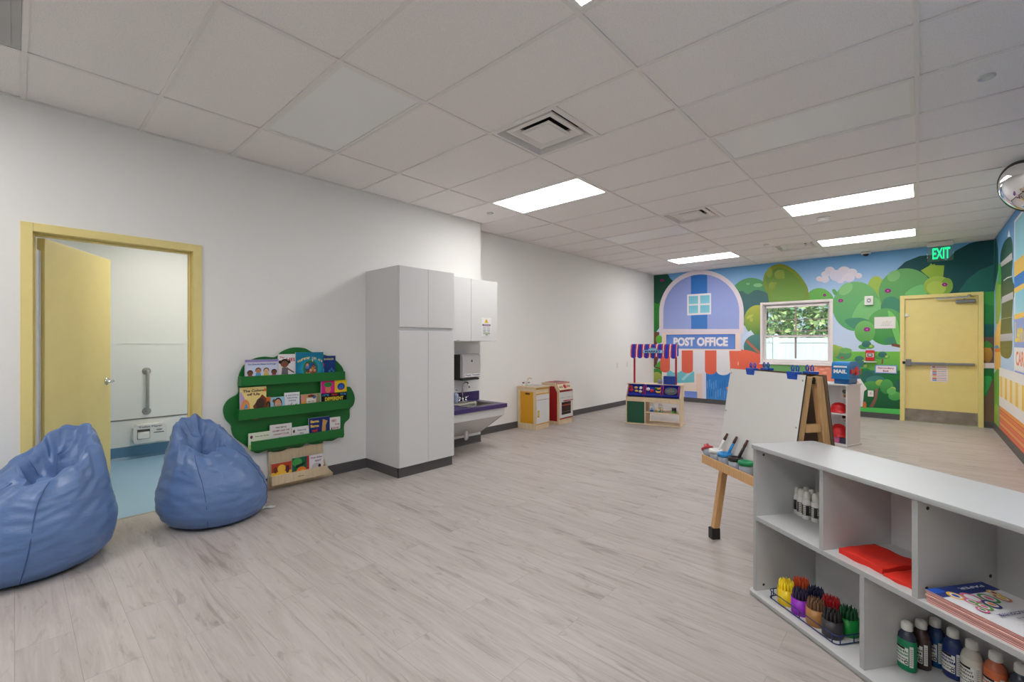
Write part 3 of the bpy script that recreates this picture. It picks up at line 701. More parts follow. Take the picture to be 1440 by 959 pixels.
# the post office
P(zb, [(165, 70), (1130, 70), (1130, 290), (165, 290)], (240, 218, 206), (236, 212, 200), False)
arch = [(132, 862)] + [(650 + 518 * cos(a) * (1 if cos(a) > 0 else 1.0), 600 - 515 * sin(a)) for a in [pi - i * pi / 28 for i in range(29)]] + [(1170, 862)]
S.poly(m(za(arch)), (232, 222, 230), (228, 214, 224))
arch2 = [(180, 808)] + [(648 + 466 * cos(a), 600 - 462 * sin(a)) for a in [pi - i * pi / 28 for i in range(29)]] + [(1112, 808)]
S.poly(m(za(arch2)), (146, 160, 220), (158, 172, 224))
S.poly(m(za([(520, 160), (560, 147), (640, 139), (720, 143), (722, 808), (524, 808)])), (46, 116, 196), (74, 130, 204))
S.poly(m(za([(474, 385), (768, 367), (768, 628), (474, 642)])), (238, 232, 238))
for a, c_ in (((495, 407), (608, 498)), ((634, 398), (750, 490)), ((495, 522), (608, 612)), ((634, 516), (750, 606))): S.poly(m(za([a, (c_[0], a[1] - 6), c_, (a[0], c_[1] + 6)])), (126, 200, 222), (140, 210, 224))
for x in range(500, 745, 24): S.poly(m(za([(x, 402), (x + 5, 402), (x + 5, 606), (x, 606)])), (118, 186, 214)) if not 600 < x < 640 else None
S.poly(m(za([(612, 392), (632, 391), (632, 612), (612, 613)])), (238, 232, 238)); S.poly(m(za([(490, 504), (756, 494), (756, 512), (490, 522)])), (238, 232, 238))
P(zb, [(218, 92), (1065, 84), (1065, 270), (218, 262)], (84, 124, 204), (108, 146, 220), False); P(zb, [(232, 108), (1050, 100), (1050, 254), (232, 248)], (98, 138, 214), (112, 150, 222), False)
cpo = m(zb([(628, 178)]))[0]; tl, tr = m(zb([(296, 178)]))[0], m(zb([(962, 178)]))[0]; hh = abs(m(zb([(628, 124)]))[0][1] - m(zb([(628, 232)]))[0][1])
S.text('POST OFFICE', cpo[0] - .012, cpo[1] - .018, hh, (150, 160, 206), w=tr[0] - tl[0], bold=.045); S.text('POST OFFICE', cpo[0], cpo[1], hh, (240, 234, 240), w=tr[0] - tl[0], bold=.045)
P(zb, [(165, 268), (1130, 280), (1130, 560), (1020, 950), (165, 900)], (240, 232, 232), (238, 222, 212), False)
P(zb, [(440, 640), (700, 640), (700, 900), (440, 900)], (240, 224, 214), (238, 218, 206), False)
P(zb, [(225, 530), (562, 540), (562, 678), (225, 690)], (122, 202, 214), (112, 194, 210), False); P(zb, [(400, 640), (500, 545), (545, 545), (430, 655)], (172, 222, 228), None, False)
P(zb, [(585, 560), (660, 560), (660, 880), (585, 880)], (236, 212, 198), None, False); P(zb, [(662, 540), (706, 540), (706, 885), (662, 880)], (226, 224, 238), None, False)
P(zb, [(440, 782), (598, 790), (598, 870), (440, 862)], (116, 146, 226), (130, 156, 232), False)
P(zb, [(706, 530), (1018, 560), (1012, 912), (708, 880)], (44, 124, 204), (70, 140, 216), False)
for i in range(18):
    x = 716 + (i * 53) % 290; y = 590 + (i * 97) % 200; P(zb, [(x, y), (x + 9, y + 3), (x + 7, y + 95), (x - 2, y + 90)], (104, 168, 228) if i % 3 else (40, 108, 190), None, False)
O(zb, 976, 750, 19, 19, (240, 140, 62))
def strip(x0, x1, y0, yb_, col, x0b=None, x1b=None):
    x0b = x0 if x0b is None else x0b; x1b = x1 if x1b is None else x1b
    pts = [(x0, y0), (x1, y0)] + [((x0b + x1b) / 2 + (x1b - x0b) / 2 * cos(a), yb_ + 44 * sin(a)) for a in [i * pi / 10 for i in range(11)]]
    S.poly(m(zb(pts)), col, tuple(int(k * .97) for k in col))
for x0, x1, yb_, red in ((146, 264, 512, 1), (268, 405, 515, 0), (408, 546, 522, 1), (548, 692, 528, 0), (692, 834, 535, 1), (840, 1000, 545, 0)): strip(x0, x1, 285, yb_, (238, 112, 88) if red else (238, 236, 242))
strip(990, 1142, 290, 560, (240, 116, 92), 1006, 1142)
P(zb, [(1136, 285), (1160, 278), (1250, 290), (1330, 320), (1380, 350), (1400, 520), (1136, 520)], (244, 118, 92), (232, 104, 80)); P(zb, [(1136, 500), (1330, 500), (1400, 930), (1040, 900), (1120, 560)], (214, 150, 130), (196, 130, 112), False); P(zb, [(1136, 500), (1400, 500), (1380, 560), (1120, 560)], (240, 112, 88), None, False); P(zb, [(1096, 425), (1102, 425), (1106, 462), (1096, 462)], (250, 200, 180))
mu = mb.build('mural', WALL, wall_far); struct(mu)

# right wall mural, u = -y, v = z
def n2(pts): return [(lambda q: (-q.y, q.z))(on_x(x, y, XR)) for x, y in pts]
zg, zh, zi, zw = zoomed(1380, 300, 8.0), zoomed(1380, 400, 8.0), zoomed(1380, 510, 7.385), lambda pts: pts
mb = MB(); S = Sheet(mb, (XR, 0, 0), -Y3, Z3, eps=.00006, clips=[(-YF, -YB, .0, H)], lift=2)
def R(z, pts, col, col2=None, sm=False): S.poly(smooth(n2(z(pts))) if sm else n2(z(pts)), col, col2)
S.rect(-YF, -YB, 1.5, H, (84, 148, 208), (176, 208, 240)); S.rect(-YF, -YB, 0, 1.5, (176, 208, 240), (206, 220, 240))
for u_, v_, ru_, rv_, c1_, c2_ in ((-3.6, .3, 1.5, 1.3, (96, 164, 104), (70, 150, 78)), (2.2, .2, 2.0, 1.5, (84, 150, 92), (60, 138, 74)), (-1.2, .2, 2.0, 1.1, (130, 190, 100), (76, 156, 80))): S.oval(u_, v_, ru_, rv_, c1_, c2_)
# dark hill, bushes by the corner
R(zg, [(150, 280), (170, 290), (188, 400), (195, 620), (140, 900)], (24, 80, 82), (34, 96, 78)); R(zg, [(192, 560), (225, 590), (240, 960), (190, 960)], (86, 178, 84), (76, 160, 74))
R(zg, [(160, 960), (165, 800), (178, 735), (190, 780), (195, 960)], (150, 192, 74), (120, 176, 70)); R(zh, [(160, 0), (225, 0), (222, 300), (190, 455), (165, 440)], (140, 186, 80), (150, 180, 84))
R(zh, [(150, 570), (180, 455), (222, 380), (218, 820), (215, 1000), (150, 960)], (240, 196, 110), (232, 178, 88)); R(zh, [(150, 700), (178, 680), (200, 700), (200, 720), (152, 730)], (70, 156, 212)); R(zh, [(150, 720), (210, 715), (210, 760), (150, 760)], (226, 128, 52))
R(zi, [(128, 120), (165, 60), (195, 80), (195, 640), (190, 720), (130, 650)], (104, 168, 70), (128, 182, 72)); R(zi, [(130, 480), (150, 420), (190, 470), (195, 720), (130, 640)], (160, 192, 76), (140, 184, 76))
# the tall dark water tower shape with pale bands
tower = [(212, 520), (225, 420), (260, 320), (310, 272), (340, 280), (355, 380), (352, 560), (345, 690), (360, 800), (362, 960), (232, 960), (225, 700)]
R(zg, [(295, 265), (312, 180), (328, 262)], (236, 236, 240)); R(zg, tower, (26, 78, 70), (62, 88, 66), True)
R(zh, [(232, -20), (362, -20), (358, 180), (345, 400), (350, 560), (345, 760), (310, 830), (250, 820), (215, 760), (216, 550), (225, 380), (228, 200)], (64, 86, 62), (128, 122, 62), True)
for pts, z in (([(215, 560), (345, 440), (350, 520), (222, 605)], zg), ([(236, 140), (360, 80), (360, 160), (230, 216)], zh), ([(212, 562), (350, 548), (350, 632), (212, 640)], zh)): R(z, pts, (190, 186, 192), (178, 174, 178))
R(zg, [(250, 752), (290, 722), (345, 704), (345, 712), (292, 732), (252, 762)], (214, 220, 214)); R(zh, [(222, 386), (345, 362), (345, 370), (222, 394)], (172, 170, 128))
# the yellow and blue shop building (its left edge is what the room shows)
def far_u(x): return n2([(x, 480)])[0][0]
u0 = far_u(1426.5); u1 = u0 + 2.9
S.rect(u0, u1, .28, H - .12, (236, 232, 240), (230, 226, 234)); S.rect(u0 + .07, u1 - .07, 1.55, H - .15, (140, 206, 224), (170, 218, 230))
for z0, z1, c_ in ((2.14, 2.32, (240, 196, 96)), (2.0, 2.14, (60, 128, 208)), (1.94, 2.0, (244, 202, 104)), (1.62, 1.68, (244, 202, 104)), (1.28, 1.62, (150, 168, 222))): S.rect(u0, u1 - .0, z0, z1, c_)
S.rect(u0 + .10, u1 - .1, 1.68, 1.94, (140, 206, 226), (160, 214, 230))
S.rect(u0, u1, 1.02, 1.28, (240, 234, 232)); S.rect(u0 + .05, u1, .80, 1.0, (150, 168, 214))
S.text('Lem', u0 + .36, 1.46, .24, (246, 214, 72), w=.58, bold=.03); S.text('CAR', u0 + .42, 1.15, .17, (236, 122, 84), w=.58, bold=.02)
# counter: white rails, striped cloth, orange boards; measured on the wall near the corner
u = far_u(1405.5); uE = 0.0
def zw_(x, y): return n2([(x, y)])[0][1]
R(zi, [(190, -60), (190, 230), (470, 345), (470, -60)], (246, 222, 172), (244, 214, 156)) if False else None
S.rect(u, uE, .78, .98, (238, 232, 230)); S.rect(u, uE, .55, .86, (248, 228, 184), (246, 222, 172))
k = u + .12
while k < uE: S.rect(k, k + .20, .55, .86, (244, 204, 110), (240, 196, 100)); k += .46
S.rect(u, uE, .43, .57, (236, 230, 228)); S.rect(u, uE, .86, .93, (240, 234, 232))
cols = [(240, 158, 84), (236, 132, 88), (240, 162, 92), (234, 120, 92), (238, 158, 100), (232, 112, 88)]
for i in range(6): z1 = .43 - i * .055; S.rect(u + .06, uE, z1 - .055, z1, cols[i]); S.rect(u + .06, uE, z1 - .055, z1 - .048, (176, 84, 62))
S.rect(u, u + .06, .10, .43, (120, 146, 214))
mu = mb.build('mural', WALL, wall_right); struct(mu)

# things fixed to the mural wall
def on_wall(x, y): return on_y(x, y, YF)
WY = YF - .012
q = on_wall(1322.5, 355)
t = thing('exit_sign', 'green EXIT sign with a clear panel hanging from the ceiling over the far door', 'sign', (.245, 9.93, H))
b = MB(); b.box(-.15, .15, -.04, .04, -.075, -.004); b.build('housing', mat('sign_housing', (214, 204, 202), .4, .2, var=.02), t, bevel=.006)
b = MB(); b.box(-.152, .152, -.004, .004, -.315, -.075); b.build('panel', pane_mat('sign_acrylic', (226, 244, 238), .10), t, bevel=.002)
g, fs, asp = glyph_mesh('EXIT', .025); b = MB(); vv = [b.v((x * .205 + .012, -.0055, y * .175 - .19)) for x, y in g]
for f_ in fs: b.f([vv[i] for i in f_])
tag(b.build('letters', emit('exit_green', (40, 250, 150), 1.3), t), 'glowing green EXIT letters')
def plate(name, x0, x1, y0, y1, label, cat, draw=None, th=.008, m_=WPLAS, bev=.002):
    a, c_ = on_wall(x0, (y0 + y1) / 2), on_wall(x1, (y0 + y1) / 2); z1, z0 = on_wall((x0 + x1) / 2, y0).z, on_wall((x0 + x1) / 2, y1).z
    w, h = c_.x - a.x, z1 - z0
    b = MB(); b.box(-w / 2, w / 2, -th, 0, -h / 2, h / 2)
    if draw: draw(Sheet(b, (0, -th, 0), X3, Z3), w, h)
    return tag(b.build(name, m_, loc=((a.x + c_.x) / 2, WY, (z0 + z1) / 2), bevel=bev), label, cat)
plate('horn_strobe', 1216, 1228.5, 416.5, 429, 'white square alarm box with a small round lens on the mural, right of the window', 'alarm', lambda s, w, h: (s.rect(-w * .28, w * .28, -h * .3, h * .3, (214, 212, 210)), s.oval(0, 0, w * .2, h * .2, (70, 70, 72)), s.oval(0, 0, w * .13, h * .13, (226, 226, 224))), .045, bev=.008)
def drawing(s, w, h):
    s.rect(-w * .5, w * .5, -h * .5, h * .5, (228, 224, 222)); s.rect(-w * .47, w * .47, -h * .45, h * .45, (236, 233, 230))
    for i in range(5): s.line((w * (-.15 + .08 * i), -h * .25), (w * (-.05 + .09 * i), h * .12), .004, (176, 176, 170))
    s.line((w * .05, h * .05), (w * .14, h * .18), .006, (214, 206, 110)); s.line((-w * .2, -h * .25), (w * .35, -h * .22), .004, (180, 180, 176))
plate('drawing_sheet', 1229.5, 1259.5, 445.5, 462, 'white sheet with a faint drawing pinned on the mural left of the exit door', 'paper', drawing, .003, bev=0)
def pull(s, w, h):
    s.rect(-w * .5, w * .5, h * .25, h * .5, (214, 60, 60)); s.rect(-w * .42, w * .42, -h * .4, h * .22, (226, 214, 214)); s.rect(-w * .3, w * .3, -h * .12, h * .18, (90, 60, 60)); s.rect(-w * .42, w * .42, -h * .4, -h * .16, (206, 40, 44)); s.rect(-w * .18, w * .18, -.004, h * .1, (220, 220, 220))
t = plate('fire_alarm_pull', 1217.5, 1230, 492.5, 507, 'small red fire alarm pull station on a white shelf plate of the mural wall', 'alarm', pull, .045, mat('alarm_red', (186, 44, 48), .4, bump=.01), bev=.004)
a = on_wall(1224, 508.5); b = MB(); b.box(-.085, .085, -.06, 0, -.008, .008); tag(b.build('shelf_plate', WPLAS, loc=(a.x, WY, a.z - .003), bevel=.002), 'narrow white ledge under the red fire alarm pull station', 'shelf')
def sec(s, w, h):
    s.rect(-w * .5, w * .5, -h * .5, h * .5, (112, 160, 226)); s.rect(-w * .455, w * .455, -h * .40, h * .40, (240, 228, 234)); s.text('Secondary', 0, h * .13, h * .26, (150, 66, 110), w=w * .74, bold=.03); s.text('Exit', 0, -h * .2, h * .23, (150, 66, 110), w=w * .26, bold=.03)
plate('exit_notice', 1230.5, 1261.5, 513.5, 525, 'small blue-edged sign reading Secondary Exit beside the exit door', 'sign', sec, .004, bev=0)
plate('light_switch', 1220.5, 1228.5, 549, 557.5, 'white wall plate low on the mural beside the exit door', 'switch', lambda s, w, h: (s.rect(-w * .28, w * .28, -h * .32, h * .32, (222, 220, 218)), s.rect(-w * .12, w * .12, -h * .2, h * .2, (200, 198, 196))), .008)
# sockets on the white wall
for x, y, lab in ((868, 513.5, 'white wall socket plate nearer the play stove'), (882, 512, 'white wall socket plate nearer the market stand')):
    a = on_x(x, y, XF); b = MB(); b.box(0, .006, -.036, .036, -.058, .058)
    s_ = Sheet(b, (.006, 0, 0), Y3, Z3); s_.rect(-.02, .02, -.042, -.006, (226, 224, 222)); s_.rect(-.02, .02, .006, .042, (226, 224, 222)); s_.rect(-.008, -.004, .018, .03, (170, 168, 166)); s_.rect(.004, .008, .018, .03, (170, 168, 166)); s_.rect(-.008, -.004, -.03, -.018, (170, 168, 166)); s_.rect(.004, .008, -.03, -.018, (170, 168, 166))
    tag(b.build('socket_plate', WPLAS, loc=a, bevel=.002), lab, 'socket')
# convex mirror high in the corner of the right wall
t = thing('convex_mirror', 'round convex safety mirror with a black rim high on the right wall', 'mirror', (.692, 5.97, 2.706))
MR = Vector((-.72, -.58, -.38)).to_track_quat('Z', 'Y').to_matrix().to_3x3()
b = MB(); b.lathe([(.216 * sin(a), .0 + .32 * (cos(a * .9) - cos(.9 * pi / 2)) * .30) for a in [pi / 2 - i * pi / 2 / 12 for i in range(12)]] + [(0, .32 * (1 - cos(.9 * pi / 2)) * .30)], 40, M=MR); b.build('mirror_dome', mat('mirror_glass', (236, 238, 240), .03, 1.0, var=.005), t)
b = MB(); b.tube([MR @ Vector((.221 * cos(i * pi / 20), .221 * sin(i * pi / 20), 0)) for i in range(40)], .013, 8, closed=True); b.build('rim', BLACK, t)
b = MB(); b.lathe([(0, -.012), (.216, -.012), (.216, -.004)], 40, M=MR); b.build('back_plate', mat('mirror_back', (70, 70, 72), .6, bump=.02), t)
b = MB(); b.tube([MR @ Vector((0, 0, -.012)), MR @ Vector((0, 0, -.06)), Vector((.160, .02, .06))], .012, 8); b.box(.155, .167, -.05, .05, 0, .12); b.build('bracket', BLACK, t)

# ------------------------------------------------------------------ washroom fittings
t = thing('grab_bar', 'vertical steel grab bar on the white washroom wall', 'grab bar', (XB, 1.046, .77))
b = MB(); b.tube([(.004, 0, .235), (.045, 0, .235), (.058, 0, .225), (.062, 0, .20), (.062, 0, -.20), (.058, 0, -.225), (.045, 0, -.235), (.004, 0, -.235)], .0165, 14); b.build('bar', STEEL, t)
for z in (.235, -.235):
    b = MB(); b.lathe([(.042, 0), (.042, .006), (.034, .010)], 24, (0, 0, z), M=Matrix.Rotation(pi / 2, 3, 'Y')); b.build('flange', STEEL, t)
t = thing('toilet_paper_dispenser', 'white toilet paper dispenser low on the washroom wall, labelled Toilet Paper', 'dispenser', (XB, 1.066, .185))
b = MB(); b.prism([(-.145, 0), (.145, 0), (.155, .03), (.155, .17), (.12, .205), (-.12, .205), (-.155, .17), (-.155, .03)], (0, 0, 0), Y3, Z3, .11)
s_ = Sheet(b, (.11, 0, 0), Y3, Z3, eps=.0008); s_.rect(-.122, -.005, .045, .155, (86, 82, 78)); s_.rect(.03, .125, .10, .112, (120, 120, 122)); s_.oval(.08, .135, .03, .01, (150, 150, 152)); s_.text('Toilet Paper', 0, .178, .026, (96, 96, 100), w=.22)
b.build('housing', WPLAS, t, bevel=.006)
b = MB(); b.box(.1115, .124, -.118, -.010, .050, .105); b.lathe([(.050, -.054), (.050, .054)], 24, (.066, -.064, .105), M=Matrix.Rotation(pi / 2, 3, 'X')); tag(b.build('paper_roll', mat('tissue', (240, 239, 236), .9, bump=.05), t), 'white paper roll')

# ------------------------------------------------------------------ bean bags
VINYL = mat('blue_vinyl', (94, 122, 172), .38, bump=.5, bscale=9, var=.03, vscale=5, stretch=(1, 1, 2.6))
_p = VINYL.node_tree.nodes['Principled BSDF']; _p.inputs['Specular IOR Level'].default_value = .55
SEAM = mat('blue_seam', (66, 92, 142), .5, bump=.05)
def bean_bag(label, pos, R_, H_, lean, peak, seed, seams):
    """a sagging sack: wide low belly, gathered neck, folded-in mouth whose rim is high on the side `peak` (angle)"""
    prof = [(0, 0), (.0, .30), (.0, .55), (.012, .72), (.05, .86), (.11, .95), (.18, .99), (.26, 1.0), (.34, .985), (.42, .95), (.50, .90), (.58, .835), (.66, .785), (.73, .735), (.79, .685), (.85, .63), (.90, .58), (.945, .53), (.98, .485), (1.0, .43), (.99, .38), (.95, .34), (.89, .30), (.83, .25), (.79, .17), (.775, .08), (.77, 0)]
    rng = random.Random(seed); ph = [rng.uniform(0, 6.28) for _ in range(12)]
    # resample for fine folds
    pr = []
    for (z0, r0), (z1, r1) in zip(prof, prof[1:]):
        for k in range(4): pr.append((z0 + (z1 - z0) * k / 4, r0 + (r1 - r0) * k / 4))
    pr.append(prof[-1])
    inner0 = next(i for i, q in enumerate(pr) if q[0] >= .9999)
    def pt(i, th):
        z, r = pr[i]; zz = z if i <= inner0 else 1.0
        up = max(0, (z - .55) / .45)
        n = noise.noise(Vector((cos(th) * 1.3, sin(th) * 1.3, z * 1.2 + seed)))
        r2 = r * (1 + .05 * n * min(1, z * 6))
        # creases run round the belly, gathers run down from the neck
        q = Vector((th * 2.6, z * 11 + .8 * sin(th * 2 + ph[0]), seed * 1.7))
        cre = abs(noise.noise(q)) * .042 * min(1, z * 7) * (1 - .4 * up)
        gat = (.030 * sin(9 * th + ph[1] + 2.5 * n) + .022 * sin(15 * th + ph[2] + 3 * n)) * max(0, (z - .45) / .55) ** 1.2
        fold = abs(noise.noise(Vector((th * 3.5, z * 3.0, seed + 9)))) * .05 * up
        r2 = r2 - cre * 1.0 + gat * (.6 + r) - fold * .6
        tilt = max(0, (zz - .5) / .5) ** 1.5
        h = z * H_ + tilt * H_ * .20 * cos(th - peak) + (noise.noise(Vector((cos(th) * 2, sin(th) * 2, seed + 3))) * .03 * tilt if i >= inner0 - 8 else 0)
        if i > inner0: h += .02 * sin(5 * th + ph[3]) * (pr[i][1] / .4)
        lx, ly = lean[0] * zz ** 1.6, lean[1] * zz ** 1.6
        return Vector((lx + r2 * R_ * cos(th), ly + r2 * R_ * sin(th), max(0, h)))
    t = thing('bean_bag', label, 'bean bag', pos, 0, 'blue bean bags')
    b = MB(); seg = 110; rings = []
    for i in range(len(pr)):
        rings.append([b.v(pt(i, 0))] if pr[i][1] < 1e-6 else [b.v(pt(i, 2 * pi * k / seg)) for k in range(seg)])
    for a, c in zip(rings, rings[1:]):
        for k in range(seg):
            k2 = (k + 1) % seg
            if len(a) == 1: b.f([a[0], c[k2], c[k]], 0, True)
            elif len(c) == 1: b.f([a[k], a[k2], c[0]], 0, True)
            else: b.f([a[k], a[k2], c[k2], c[k]], 0, True)
    b.build('cover', VINYL, t)
    for th in seams:
        b = MB(); b.tube([pt(i, th + .05 * sin(pr[i][0] * 5)) + Vector((cos(th), sin(th), 0)) * .001 for i in range(14, inner0 - 6)], .0032, 6); b.build('seam', SEAM, t)
    return t
bean_bag('big blue vinyl bean bag at the left edge, left of the washroom doorway', (-3.925, .045, 0), .40, .675, (.05, .13), rad(140), 3, (rad(-5), rad(-62), rad(120)))
bean_bag('blue vinyl bean bag in front of the green bookshelf, right of the washroom doorway', (-3.985, 1.05, 0), .362, .64, (-.04, -.09), rad(-165), 8, (rad(-25), rad(60), rad(170)))
b = MB(); q0 = on_z(354, 716); q1 = on_z(387, 713)
d = (q1 - q0); nn = d.cross(Z3).normalized() * .028
pts = [(q0 + d * k / 8) for k in range(9)]; A = [b.v(p_ + nn * (1 + .3 * sin(i * 2)) + Z3 * (.004 + .006 * abs(sin(i * 1.7)))) for i, p_ in enumerate(pts)]; Bv = [b.v(p_ - nn * (1 + .3 * cos(i * 3)) + Z3 * (.002 + .005 * abs(cos(i * 2.1)))) for i, p_ in enumerate(pts)]
for i in range(8): b.f([A[i], A[i + 1], Bv[i + 1], Bv[i]])
o = b.build('paper_strip', WPLAS); md = o.modifiers.new('thick', 'SOLIDIFY'); md.thickness = .0012
tag(o, 'crumpled white paper strip on the floor beside the right bean bag', 'paper')

# ------------------------------------------------------------------ tree-shaped bookshelf
GRN = mat('green_paint', (18, 112, 44), .42, bump=.02, bscale=150)
zt = zoomed(300, 470, 4.168)
t = thing('tree_bookshelf', 'green and birch wall bookshelf shaped like a tree', 'bookshelf', (XL, 1.80, 0))
def yz(pts, X): return [(lambda q: (q.y - 1.80, q.z))(on_x(x, y, X)) for x, y in pts]
crown = [(250, 697), (190, 652), (125, 605), (107, 560), (104, 535), (74, 500), (60, 455), (66, 415), (96, 378), (146, 345), (146, 285), (158, 220), (190, 172), (240, 143), (300, 131), (362, 134), (400, 103), (445, 83), (490, 77), (540, 83), (580, 104), (640, 116), (700, 140), (742, 175), (765, 215), (773, 300), (803, 310), (823, 345), (830, 380), (820, 418), (800, 440), (798, 492), (768, 528), (766, 600), (735, 606), (700, 624), (668, 627), (645, 628), (640, 640), (590, 646), (545, 640), (520, 662), (480, 668), (440, 664), (415, 682), (370, 692), (330, 688), (312, 682)]
b = MB(); b.prism(smooth(yz(zt(crown), XL + .026), 4), (.008, 0, 0), Y3, Z3, .018); b.build('crown_board', GRN, t, bevel=.003)
def ledge(y0, y1, z0, z1, m_, name, lab=None):
    b = MB(); d = .105
    b.box(d - .013, d, y0, y1, z0, z1); b.box(.028, d - .013, y0, y1, z0, z0 + .012); b.box(.028, d - .013, y0, y0 + .012, z0 + .012, z1); b.box(.028, d - .013, y1 - .012, y1, z0 + .012, z1)
    o = b.build(name, m_, t, bevel=.003)
    if lab: tag(o, lab)
    return o
LG = [(1.303, 2.251, .962, 1.046), (1.286, 2.297, .672, .762), (1.39, 2.236, .391, .475)]
for y0, y1, z0, z1 in LG: ledge(y0 - 1.8, y1 - 1.8, z0, z1, GRN, 'shelf_ledge')
trunk = [(-.31, .0), (-.27, .03), (-.248, .12), (-.245, .22), (-.25, .345), (.256, .35), (.262, .20), (.30, .10), (.36, .03), (.36, .0)]
b = MB(); b.prism(trunk, (.009, 0, 0), Y3, Z3, .017); tag(b.build('trunk_panel', PLY, t, bevel=.002), 'pale birch tree trunk panel')
o = ledge(1.553 - 1.8, 2.07 - 1.8, .05, .136, PLY, 'trunk_tray', 'pale birch tray at the foot of the trunk')
b = MB(); b.box(.104, .1056, -.02, .04, .088, .092); tag(b.build('handle_slot', mat('slot_dark', (90, 74, 56), .6, bump=.02), t), 'dark slot in the tray front')

# books stand face-out in the ledges: X is the front of the cover
def book(label, quad_y0, quad_y1, zbot, ztop, X, th, cover, edge=(236, 232, 222), group='picture books on the tree bookshelf', tilt=0):
    w, h = quad_y1 - quad_y0, ztop - zbot
    b = MB(); b.box(-th, -.0015, -w / 2 + .002, w / 2 - .002, .002, h - .002); b.box(-th - .001, -th, -w / 2, w / 2, 0, h, 1); b.box(-.0015, 0, -w / 2, w / 2, 0, h, 1); b.box(-th, -.0015, -w / 2 - .001, -w / 2 + .002, 0, h, 1)
    S_ = Sheet(b, (0, 0, 0), Y3, Z3, eps=.0002)
    cover(S_, -w / 2, w / 2, 0, h)
    o = b.build('picture_book', [mat('page_edges', edge, .8, var=.05), mat('book_board', (206, 204, 206), .5, var=.04)], loc=(X, (quad_y0 + quad_y1) / 2, zbot), rot=(0, 0, tilt))
    return tag(o, label, 'book', group)
def dress(kids=0, bg=(230, 230, 236), seed=0, title=None, tcol=(60, 60, 120), tz=.85, th_=.1, cols=((214, 60, 90), (240, 180, 60), (70, 140, 200)), skin=((120, 76, 54), (196, 140, 104), (232, 188, 150)), extra=None, tw=.8):
    def f(s, a, c_, z0, z1):
        w, h = c_ - a, z1 - z0; r = random.Random(seed)
        s.rect(a, c_, z0, z1, bg)
        if extra: extra(s, a, c_, z0, z1)
        for i in range(kids):
            u = a + w * (i + .6) / (kids + .2); v = z0 + h * r.uniform(.42, .55); rr = min(w / (kids * 3.2), h * .16)
            s.poly([(u - rr * 1.5, z0 + h * .12), (u + rr * 1.5, z0 + h * .12), (u + rr * .8, v - rr * .6), (u - rr * .8, v - rr * .6)], cols[i % len(cols)])
            s.oval(u, v + rr * .25, rr * 1.12, rr * 1.1, (44, 30, 28)); s.oval(u, v, rr * .92, rr * .95, skin[i % len(skin)])
            s.oval(u - rr * .32, v + rr * .1, rr * .1, rr * .1, (30, 24, 24), n=8); s.oval(u + rr * .32, v + rr * .1, rr * .1, rr * .1, (30, 24, 24), n=8); s.oval(u, v - rr * .4, rr * .3, rr * .1, (170, 60, 60), n=10)
        if title:
            ls = title if isinstance(title, list) else [title]
            for i, l in enumerate(ls): s.text(l, (a + c_) / 2, z0 + h * (tz - i * th_ * 1.35), h * th_, tcol, w=w * tw * min(1, len(l) / max(len(x) for x in ls) + .1), bold=.03)
    return f
z6 = zoomed(330, 480, 7.376)
def by(x, X): return on_x(*z6([(x, 400)])[0], X).y
def bz(x, y, X): return on_x(*z6([(x, y)])[0], X).z
Xa, Xb = -4.300, -4.318
r1, r2, r3 = LG[0][2] + .0125, LG[1][2] + .0125, LG[2][2] + .0125
def ex1(s, a, c_, z0, z1): w, h = c_ - a, z1 - z0; s.rect(a, c_, z1 - h * .10, z1, (150, 140, 196)); s.rect(a + w * .04, c_ - w * .04, z0 + h * .12, z1 - h * .16, (214, 222, 244))
book('wide pale book with a row of children, left end of the top ledge', by(108, Xa), by(455, Xa), r1, bz(110, 192, Xa), Xa, .010, dress(4, (216, 206, 226), 1, 'Our Diversity Makes Us Stronger', (60, 90, 170), .80, .07, ((214, 70, 120), (90, 160, 210), (220, 190, 90)), extra=ex1, tw=.86))
def ex2(s, a, c_, z0, z1):
    w, h = c_ - a, z1 - z0; s.text('HEL', a + w * .68, z0 + h * .80, h * .12, (196, 40, 60), w=w * .52, bold=.03); s.text('Say', a + w * .22, z0 + h * .88, h * .08, (206, 60, 80), w=w * .24)
    s.poly([(a + w * .16, z0 + h * .18), (a + w * .52, z0 + h * .18), (a + w * .50, z0 + h * .52), (a + w * .2, z0 + h * .52)], (116, 106, 112)); s.poly([(a + w * .18, z0), (a + w * .5, z0), (a + w * .52, z0 + h * .22), (a + w * .16, z0 + h * .22)], (240, 196, 40))
    s.line((a + w * .48, z0 + h * .48), (a + w * .82, z0 + h * .33), .012, (130, 84, 60)); s.poly([(a + w * .86, z0 + h * .28), (c_, z0 + h * .36), (c_, z0 + h * .1), (a + w * .86, z0 + h * .05)], (60, 56, 62))
    s.oval(a + w * .1, z0 + h * .72, w * .08, h * .06, (40, 28, 28)); s.oval(a + w * .56, z0 + h * .72, w * .08, h * .06, (40, 28, 28)); s.oval(a + w * .33, z0 + h * .68, w * .22, h * .15, (40, 28, 28)); s.oval(a + w * .33, z0 + h * .64, w * .18, h * .12, (132, 86, 62)); s.oval(a + w * .33, z0 + h * .60, w * .06, h * .02, (190, 60, 60))
book('white book with a girl in a grey top and red lettering HEL, top ledge', by(450, Xb), by(650, Xb), r1, bz(540, 132, Xb), Xb, .010, dress(0, (236, 234, 236), extra=ex2))
